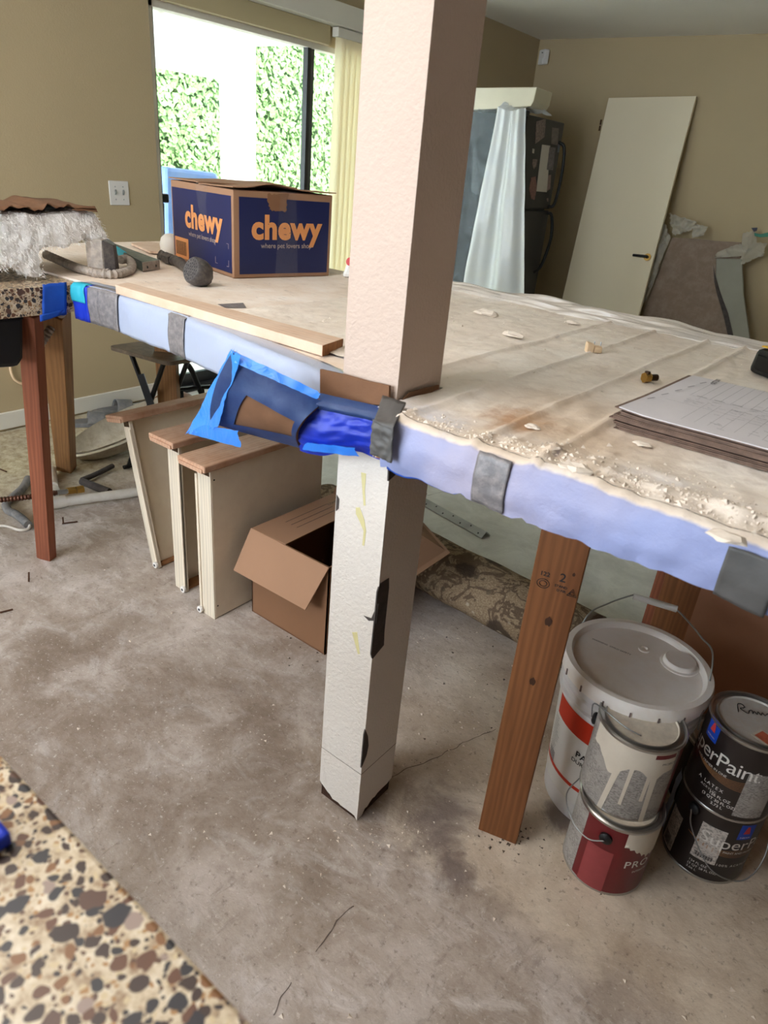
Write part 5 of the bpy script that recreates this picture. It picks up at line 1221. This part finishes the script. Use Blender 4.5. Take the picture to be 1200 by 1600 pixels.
bpy.data.objects.remove(lg)
p0, p1 = az(73, 871), az(46, 488, ZB)
timber('reddish two by four leg under the left terrazzo end', p0, p1, .056, .038, M['red_lumber'], (.85, .35, 0))
p0 = az(104, 732); p1 = Vector((-1.99, 1.03, ZB-.003))
timber('tan slanting timber brace behind the reddish leg', p0, p1, .070, .06, M['tan_lumber'], (.85, .35, 0), 'timber_brace')
p0 = az(284, 690, 0); p0 = Vector((-2.58, 1.90, 0)); pq = ax(263, 600, -2.58); p0 = Vector((pq.x, pq.y, 0))
timber('timber leg behind the small folding table', p0, p0+Vector((0, 0, ZB)), .088, .05, M['tan_lumber'], (.8, .6, 0))
pa, pb_ = ay(1030, 930, 1.93), ay(1095, 930, 1.93); cx_ = (pa.x+pb_.x)/2
timber('orange brown timber leg behind the bucket', (cx_, 1.97, 0), (cx_, 1.97, ZB), abs(pb_.x-pa.x), .085, M['lumber'], (1, 0, 0))
pa = ay(1013, 930, 1.96)
timber('thin reddish timber strip beside the leg behind the bucket', (pa.x+.012, 2.0, 0), (pa.x+.012, 2.0, ZB), .028, .02, M['red_lumber'], (1, 0, 0), 'timber_strip')
pe = ay(1092, 930, 1.90)
tag(MB().box(pe.x, .6, 1.90, 1.918, 0, ZB-.001).build('plywood_panel', plain('brown_hardboard', (160, 112, 84), .6, var=.15, scale=3, c2=(140, 94, 70))), 'plain brown hardboard panel under the right bar end', 'panel')

# ================================================================== DRAWERS ON END
def drawer(label, loc, tilt, thk, W, H, open_pos, over, rz=0.0):
    """local frame: x thickness, y width going away, z the drawer's depth; the wood front lies on top"""
    o = thing('drawer', label, 'drawer', loc, rz, 'cabinet drawers stood on end'); o.rotation_euler = (0, tilt, rz)
    B = lambda *a: MB().box(*a)
    def bl(mb, n, m, bev=.001): return mb.build(n, m, o, local=True, bevel=bev)
    bl(B(-thk, 0, 0, .012, 0, H), 'side_board', M['grooved']); bl(B(-thk, 0, W-.012, W, 0, H), 'side_board', M['melamine'])
    bl(B(-thk+.01, -.008, .012, W-.012, .0, .012), 'back_board', M['raw_edge'])
    if open_pos: bl(B(-thk+.006, -thk+.012, .012, W-.012, .012, H), 'bottom_panel', M['melamine'])
    else: bl(B(-.006, .0008, .004, W-.004, .004, H), 'bottom_panel', M['melamine'])
    bl(B(-thk-over, .012, -.03, W+.03, H, H+.022), 'drawer_front', M['maple'], .004)
    bl(B(-thk-over+.012, .004, -.034, -.028, H-.001, H+.012), 'front_lip', M['maple'], .001)
    bl(B(-.034, -.004, -.0016, .0, H-.022, H-.001), 'bracket', M['bronze'], .0005)
    xr = -.004 if open_pos else -thk-.002
    bl(B(xr-.006, xr+.004, -.004, .006, .02, H-.03), 'slide_rail', M['melamine'], .001)
    bl(MB().tube([(xr, -.004, .016), (xr, -.014, .016)], .012, 16), 'roller', M['switch'], .002)
    bl(MB().tube([(xr, -.014, .016), (xr, -.0146, .016)], .005, 10), 'roller_axle', M['black'], 0)
    if not open_pos:
        for zz in (.05, H-.035): bl(MB().tube([(.0008, .014, zz), (.0014, .014, zz)], .003, 8), 'staple_hole', M['black'], 0)
    return o
drawer('cream drawer on end nearest the cardboard box, flat bottom outward', (-1.536, 1.209, 0), 0, .062, .50, .545, False, .055)
drawer('cream drawer on end in the middle, hollow side showing', (-1.732, 1.243, 0), 0, .060, .47, .553, True, .055)
drawer('cream drawer on end leaning back, farthest from the cardboard box', (-1.925, 1.268, .004), radians(-12), .040, .48, .555, True, .055)

# ================================================================== OPEN CARDBOARD BOX
ob = thing('cardboard_box', 'plain brown cardboard box with open flaps behind the column', 'box', (-1.31, 1.52, 0))
bx0, bx1, by0, by1, bh = -1.487, -1.147, 1.33, 1.72, .325; th = .004
for nm, a in (('side_panel', (bx0, bx0+th, by0, by1)), ('side_panel', (bx1-th, bx1, by0, by1)), ('side_panel', (bx0, bx1, by0, by0+th)), ('side_panel', (bx0, bx1, by1-th, by1))):
    MB().box(*a, .002, bh).build(nm, M['cardboard_dark'], ob)
MB().box(bx0, bx1, by0, by1, 0, .004).build('bottom_panel', M['cardboard_dark'], ob)
def fplane(pts, name='flap', mat=M['cardboard'], solid=.004): return MB().add(pts, [tuple(range(len(pts)))]).build(name, mat, ob, solid=solid)
fplane([(bx0, by0, bh), (bx0+.155, by0, bh+.004), (bx0+.15, by1, bh+.006), (bx0, by1, bh)], 'top_flap')
ft0, ft1 = az(366, 891, .185), az(478, 953, .185)
fplane([(bx0, by0, bh), (bx1, by0, bh), tuple(ft1), tuple(ft0)], 'front_flap')
r0, r1, r2 = az(656, 812, .29), az(703, 865, .275), az(648, 902, .275)
fplane([(bx1, by0+.02, bh), (bx1, by1, bh), tuple(r0), tuple(r1), tuple(r2)], 'side_flap')
fplane([(bx0, by1, bh), (bx1, by1, bh), (bx1+.01, by1+.08, bh+.10), (bx0-.01, by1+.08, bh+.10)], 'back_flap', M['cardboard_dark'])
for k in range(3): MB().box(bx0+.052+k*.026, bx0+.0535+k*.026, by0+.10, by0+.30, bh+.0062, bh+.0066).build('printed_line', M['black_print'], ob)
text_mb('CONTENTS', .016, lambda x, y: Vector((bx0+.06-y, by0+.34+x, bh+.0068))).build('lettering', M['black_print'], ob)

# ================================================================== RUG ROLL AND STEEL STRIP
rg = thing('rolled_rug', 'rolled patterned brown rug lying under the bar', 'rug', (-1.0, 1.93, 0))
ra0, ra1 = Vector((-1.75, 1.955, .105)), Vector((-.50, 1.86, .105)); rdv = (ra1-ra0).normalized(); rsd = Vector((-rdv.y, rdv.x, 0))
def rug_fn(u, v):
    p = ra0.lerp(ra1, u); a = 2*pi*v; rad = .105+.004*nz((u*5, cos(a), sin(a)), 2)
    zz = sin(a)*rad*(.92 if sin(a) > 0 else .98)
    return p+rsd*cos(a)*rad*1.12+up*max(-.103, zz-.004)
MB().grid(rug_fn, 60, 40).build('roll', M['rug'], rg, smooth='all', merge=True)
spv = [ra1+rdv*.003+rsd*cos(k*.35)*(.012+.0011*k)+up*sin(k*.35)*(.012+.00105*k) for k in range(84)]
mb = MB(); mb.v = []; 
for q in spv: mb.v += [q-rdv*.03, q]
mb.f = [(2*k, 2*k+1, 2*k+3, 2*k+2) for k in range(len(spv)-1)]; mb.m = [0]*len(mb.f)
mb.build('spiral_edge', plain('rug_backing', (96, 80, 66), .95, var=.3, scale=80), rg, solid=.006, smooth='all')
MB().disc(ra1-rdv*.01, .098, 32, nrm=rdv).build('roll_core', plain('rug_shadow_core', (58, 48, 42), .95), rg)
ss = thing('perforated_strip', 'perforated steel corner strip lying on the floor behind the column', 'steel strip', (-1.4, 2.44, 0))
s0, s1 = az(640, 779), az(752, 842); sdv = (s1-s0); sdv.z = 0; sl = sdv.length; sdv.normalize(); sn = Vector((-sdv.y, sdv.x, 0))
s0 = s0-sdv*.4; sl += .4
def ST(a, b, h): return Vector((s0.x, s0.y, 0))+sdv*a+sn*b+up*h
MB().hexa([ST(0, 0, .002), ST(sl, 0, .002), ST(sl, .03, .024), ST(0, .03, .024)], [ST(0, .0, .004), ST(sl, 0, .004), ST(sl, .03, .026), ST(0, .03, .026)]).build('leg_plate', M['steel'], ss)
MB().hexa([ST(0, .03, .024), ST(sl, .03, .024), ST(sl, .058, .002), ST(0, .058, .002)], [ST(0, .03, .026), ST(sl, .03, .026), ST(sl, .060, .002), ST(0, .060, .002)]).build('leg_plate', M['steel'], ss)
nrm_ = (ST(0, 0, .022)-ST(0, .03, 0)).normalized()
for k in range(14):
    a = sl-.03-k*.055
    for b in ((.010,), (.021,))[k % 2]: MB().disc(ST(a, b, .0045+.022*b/.03+.0004), .0042, 10, nrm=Vector((0, 0, 1))-sn*.75).build('hole', M['black'], ss)

# ================================================================== UNDER THE LEFT END
# dark sink tub hung under the terrazzo
tb = thing('sink_tub', 'black sink tub hanging under the left terrazzo', 'sink', (-2.3, .6, ZB-.19))
q = [ax(38, 494, -1.93), ax(38, 560, -1.93), ax(30, 574, -1.93), ax(-60, 580, -1.93), ax(-60, 492, -1.93)]
for p in q: p.z = min(p.z, ZB-.001)
MB().prism(q, (-.45, 0, 0)).build('tub', M['black'], tb, bevel=.012)
mb = MB(); mb.prism([ax(-60, 490, -1.925), ax(36, 490, -1.925), ax(36, 499, -1.925), ax(-60, 500, -1.925)], (-.46, 0, 0)); mb.v = [Vector((p.x, p.y, min(p.z, ZB-.0005))) for p in mb.v]; mb.build('rim', M['black_metal'], tb)
fc = MB(); flex_tube(fc, [az(98, 486, ZB-.004), ax(88, 500, -2.02), ax(75, 520, -2.03), ax(62, 540, -2.04)], .0135, .010, 12, .2)
tag(fc.build('hanging_conduit', M['galv'], smooth=True), 'short ribbed metal conduit dangling at the terrazzo corner', 'conduit')
cbw = MB().tube(smoothpts([ax(15, 560, -3.585), ax(17, 580, -3.585), ax(22, 592, -3.585), ax(30, 598, -3.585), ax(40, 601, -3.585)]), .007, 8)
tag(cbw.build('wall_cable', M['cream_plastic'], smooth='all'), 'cream cable loop hanging from the tan wall behind legs', 'cable')

# small folding table
tt = thing('folding_table', 'small dark folding tray table behind the drawers', 'table', (-2.62, 1.8, 0))
tz = .60
c_ = [az(168, 540, tz), az(262, 566, tz), az(322, 556, tz), az(238, 532, tz)]
c_[3] = c_[0]+(c_[2]-c_[1])*1.15; c_[2] = c_[1]+(c_[2]-c_[1])*1.15
def rcorner(pts, r_, n=5):
    out = []
    for i, p in enumerate(pts):
        a, b = pts[i-1], pts[(i+1) % len(pts)]; pa_, pb2 = p+(a-p).normalized()*r_, p+(b-p).normalized()*r_
        out += [pa_*(1-s_)**2+p*2*s_*(1-s_)+pb2*s_**2 for s_ in [k/n for k in range(n+1)]]
    return out
MB().prism(rcorner(c_, .035), (0, 0, -.018)).build('tray_top', plain('dark_tray', (96, 84, 72), .45, var=.2, dust=((150, 132, 112), .5)), tt, bevel=.003)
def txy(u, v, z_): return (c_[0]*(1-u)+c_[1]*u)*(1-v)+(c_[3]*(1-u)+c_[2]*u)*v+up*(z_-tz)
for (u0, v0, u1, v1) in ((.28, .15, 1.0, .15), (.28, .85, 1.0, .85), (.78, .22, .0, .22), (.78, .78, .0, .78)):
    a, b = txy(u0, v0, tz-.02), txy(u1, v1, .012); MB().tube([a, b], .011, 8).build('leg', M['black_metal'], tt, smooth=True)
for (u, z_) in ((1.0, .012), (.0, .012), (.62, .30)): MB().tube([txy(u, .1, z_), txy(u, .9, z_)], .010, 8).build('crossbar', M['black_metal'], tt, smooth=True)
a, b = txy(.28+.15, .13, .50), txy(.28+.33, .13, .34); MB().bar(a, b, .03, .012, (1, 1, 0)).build('latch_plate', M['black'], tt)
# black tube frame standing behind
tf = thing('tube_frame', 'black tubular steel stand between drawer and patio door', 'stand', (-2.75, 2.3, 0))
g = [ax(290, 566, -2.75), ax(303, 590, -2.75), ax(313, 606, -2.75), ax(326, 645, -2.75)]
MB().tube(smoothpts([ax(288, 563, -2.75), ax(299, 578, -2.75), ax(310, 604, -2.75), (ax(326, 640, -2.75))]+[Vector((-2.75, ax(326, 640, -2.75).y+.08, .012))]), .014, 8).build('leg', M['black_metal'], tf, smooth='all')
a, b = ax(270, 609, -2.75), ax(328, 604, -2.75); MB().tube([a, b], .012, 8).build('crossbar', M['black_metal'], tf, smooth=True)
for px in (283, 316):
    p = ax(px, 607, -2.75); MB().tube([p, Vector((p.x, p.y, .008))], .011, 8).build('post', M['black_metal'], tf, smooth=True)

# old basin tipped on its side
sk = thing('porcelain_basin', 'dusty long porcelain basin tipped up beside the brace', 'basin', (-2.8, 1.8, 0))
tip = Vector((-3.02, 1.54, .045)); ax1 = Vector((.04, .93, .24)).normalized(); ax2 = Vector((.95, -.05, -.10)); ax2 = (ax2-ax1*ax2.dot(ax1)).normalized(); ax3 = ax1.cross(ax2)
if ax3.z < 0: ax3 = -ax3
bc = tip+ax1*.33; RA, RB, DP_ = .34, .135, .085
def bas(u, v, inner=0.0):
    a = 2*pi*u; s_ = sin(v*pi/2); d = -(1-cos((1-v)*pi/2))*0
    k = v**.5; dep = -(1-v**3)*DP_
    return bc+ax1*(RA-inner)*cos(a)*k+ax2*(RB-inner)*sin(a)*k+ax3*(dep+inner*.8)
MB().grid(lambda u, v: bas(u, v), 48, 14).build('bowl_outside', M['porcelain'], sk, smooth='all', merge=True)
MB().grid(lambda u, v: bas(u, v, .016), 48, 14).build('bowl_inside', M['porcelain'], sk, smooth='all', merge=True)
mb = MB(); mb.grid(lambda u, v: bc+ax1*(RA-.018*v)*cos(2*pi*u)+ax2*(RB-.018*v)*sin(2*pi*u)+ax3*(.006*sin(pi*v)), 64, 4); mb.build('rim', plain('basin_rim', (224, 214, 190), .35), sk, smooth='all', merge=True)
hp_ = bc-ax1*.255+ax3*-.035
MB().lathe([(.022, .0), (.022, .004), (.014, .005), (.013, -.01)], 20).build('drain_ring', M['porcelain'], None, local=True)
dr = bpy.data.objects['drain_ring']; dr.parent = sk; dr.location = hp_-worg(sk); dr.rotation_euler = (ax3-ax1*-.5).to_track_quat('Z', 'Y').to_euler()
dh = MB().disc((0, 0, -.002), .014, 16).build('drain_hole', M['black'], dr, local=True)
mb = MB(); base_p = Vector((-2.62, 1.98, 0))
MB().lathe([(.0, 0), (.10, 0), (.11, .01), (.07, .06), (.045, .12), (.04, .16), (0, .16)], 24, base_p+Vector((-.16, -.06, 0))).build('foot', M['black'], sk, smooth=True)

def slipper(label, loc, rz, rx=0.0):
    o = thing('slide_sandal', label, 'sandal', loc, rz, 'grey rubber slide sandals'); 
    def out(n=28):
        pts = []
        for k in range(n):
            a = 2*pi*k/n; x = .135*cos(a); y = (.046+.008*cos(a))*sin(a); pts.append((x, y))
        return pts
    mb = MB(); mb.prism([(x, y, 0) for x, y in out()], (0, 0, .026)); mb.build('sole', M['grey_rubber'], o, local=True, bevel=.005)
    mb = MB().grid(lambda u, v: Vector((-.005+.085*v+.012*sin(pi*u), .054*cos(pi*u), .020+.058*sin(pi*u)*(1-.25*v))), 18, 8); mb.build('strap', M['grey_rubber'], o, local=True, solid=.005, smooth='all')
    o.rotation_euler = (rx, 0, rz); return o
slipper('grey rubber slide sandal lying flat below the baseboard', az(138, 664, 0), radians(62))
slipper('grey rubber slide sandal behind the flat one, strap up', az(172, 640, 0.0)+Vector((.06, 0, 0)), radians(75))
lb2 = MB(); lump = az(228, 632, 0)
lb2.grid(lambda u, v: Vector((-3.40, 2.42, 0))+Vector((.11*sin(pi*v)*cos(2*pi*u), .15*sin(pi*v)*sin(2*pi*u), max(0, .10*cos(pi*v))+.01*nz((u*3, v*3, 0), 2))), 24, 14)
tag(lb2.build('brown_bag', M['cardboard_old'], smooth='all'), 'crumpled brown bag on the floor by the wall under table', 'bag')

# pipes and hoses on the floor
def pipe(name, label, cat, pts, r_, mat, smooth_k=0, extra=None):
    o = thing(name, label, cat, (pts[0].x, pts[0].y, 0)); pp_ = smoothpts(pts, smooth_k) if smooth_k else pts
    MB().tube(pp_, r_, 12).build('tube', mat, o, smooth=True); return o
def fz(px, py, z_): return az(px, py, z_)
o = pipe('pvc_pipe', 'dusty white plastic drain pipe running along the floor to the drawers', 'pipe', [fz(84, 786, .03), fz(222, 768, .03)], .021, M['pvc'])
MB().tube([fz(78, 787, .03), fz(103, 783, .03)], .026, 14).build('coupling', M['pvc'], o, smooth=True)
MB().tube([fz(80, 787, .03), fz(83, 775, .035), fz(84, 765, .035)], .024, 12).build('elbow', M['pvc'], o, smooth=True)
pipe('pvc_pipe', 'short white plastic pipe between the timber brace and reddish leg', 'pipe', [fz(83, 760, .03), fz(80, 733, .03)], .021, M['pvc'])
o = pipe('copper_flex_pipe', 'ribbed brown flexible pipe with a brass nut by the reddish leg', 'pipe', [fz(-30, 784, .10), fz(-25, 783, .10)], .010, M['copper_pipe'])
mb = MB(); flex_tube(mb, [fz(-30, 784, .10), fz(40, 777, .10), fz(88, 770, .08)], .0125, .012, 10, .25); mb.build('ribbed_tube', M['copper_pipe'], o, smooth=True)
MB().tube([fz(88, 770, .08), fz(106, 767.5, .075)], .010, 12).build('smooth_end', M['steel'], o, smooth=True)
MB().tube([fz(105, 767.5, .075), fz(117, 766, .07)], .016, 6).build('brass_nut', M['brass'], o)
MB().tube([fz(119, 766, .07), fz(130, 764, .068)], .017, 6).build('brass_nut', M['brass'], o)
pipe('black_pipe', 'straight black pipe on the floor ending near the white pipe', 'pipe', [fz(128, 752, .02), fz(171, 769, .02)], .017, M['dark_core'])
pipe('black_pipe', 'bent black pipe under the porcelain basin', 'pipe', [fz(128, 750, .02), fz(150, 741, .02), fz(176, 728, .02)], .012, M['dark_core'], 4)
fc = MB(); flex_tube(fc, [fz(44, 748, .02), fz(36, 762, .02), fz(22, 775, .02), fz(10, 786, .02), fz(12, 797, .02), fz(24, 803, .02), fz(36, 812, .02), fz(44, 820, .02)], .017, .012, 12, .1)
o = tag(fc.build('grey_hose', M['grey_rubber'], smooth=True), 'grey flexible hose looping on the floor left of reddish leg', 'hose')
tag(MB().tube(smoothpts([fz(-10, 822, .008), fz(10, 822, .008), fz(30, 828, .008), fz(44, 826, .008), fz(46, 818, .02), fz(40, 812, .03)]), .006, 8).build('white_cable', M['pvc'], smooth='all'), 'thin white cable on the floor at the hose end', 'cable')
M['rust'] = plain('rusty_nail', (84, 56, 40), .7, metal=.4)
def nail(pts, label):
    o = MB().tube(pts, .0032, 6).build('rusty_nail', M['rust']); tag(o, label, 'nail', 'rusty nails on the concrete'); return o
nail([fz(97, 818, .004), fz(121, 815, .004)], 'long rusty nail lying below the white pipe')
nail([fz(99, 818, .006), fz(98, 808, .03)], 'short rusty nail standing up below the white pipe')
nail([fz(45, 909, .002), fz(45, 894, .028)], 'rusty nail standing on the concrete left of reddish leg base')
nail([fz(0, 957, .004), fz(20, 952, .004)], 'rusty nail at the left edge of the floor')
nail([fz(0, 733, .004), fz(10, 737, .004)], 'rusty nail on the yellowed floor near the baseboard')

# ================================================================== FLOOR CRACKS, CHIPS
fo = bpy.data.objects['floor']
def crack(pts, w_=.0022, seed=0):
    P_ = smoothpts([az(*p) for p in pts], 7); mb = MB(); L = []
    for i, p in enumerate(P_):
        d = (P_[min(i+1, len(P_)-1)]-P_[max(i-1, 0)]).normalized(); s_ = Vector((-d.y, d.x, 0)); p = p+s_*.008*nz(p, 30, seed)
        ww = w_*(.4+abs(nz(p, 40, seed)))
        L += [Vector((p.x, p.y, .0007))-s_*ww, Vector((p.x, p.y, .0007))+s_*ww]
    mb.v = L; mb.f = [(2*i, 2*i+1, 2*i+3, 2*i+2) for i in range(len(P_)-1)]; mb.m = [0]*len(mb.f); mb.build('crack', M['dark_crack'], fo)
crack([(612, 1215), (640, 1200), (690, 1180), (730, 1158), (775, 1140)], .0016, 1)
crack([(552, 1415), (530, 1436), (520, 1450), (494, 1488)], .0014, 2)
crack([(455, 1535), (440, 1560), (425, 1585)], .0016, 7)
crack([(662, 776), (700, 768), (760, 770), (800, 768)], .0014, 4)
def floorpos(rr):
    k = rr.random()
    if k < .16: p = az(rr.gauss(570, 70), 1285+abs(rr.gauss(0, 40)))
    elif k < .6: p = az(rr.uniform(620, 860), rr.uniform(950, 1330))
    else: p = az(rr.uniform(60, 1190), rr.uniform(880, 1590))
    p.z = .0; return p
tag(crumbs(420, floorpos, .0010, .0065, 31).build('floor_grit', M['plaster']), 'plaster grit scattered over the concrete floor', 'grit', kind='stuff')
def darkpos(rr):
    k = rr.random(); p = az(rr.gauss(790, 30), rr.gauss(1310, 12)) if k < .3 else (az(rr.uniform(640, 860), rr.uniform(980, 1200)) if k < .6 else (az(rr.gauss(500, 40), rr.gauss(1020, 14)) if k < .8 else az(rr.uniform(840, 1000), rr.uniform(1320, 1400))))
    p.z = 0; return p
tag(crumbs(220, darkpos, .0012, .006, 32).build('dark_grit', M['dark_crack']), 'dark dirt crumbs on the concrete around the timber leg', 'grit', kind='stuff')
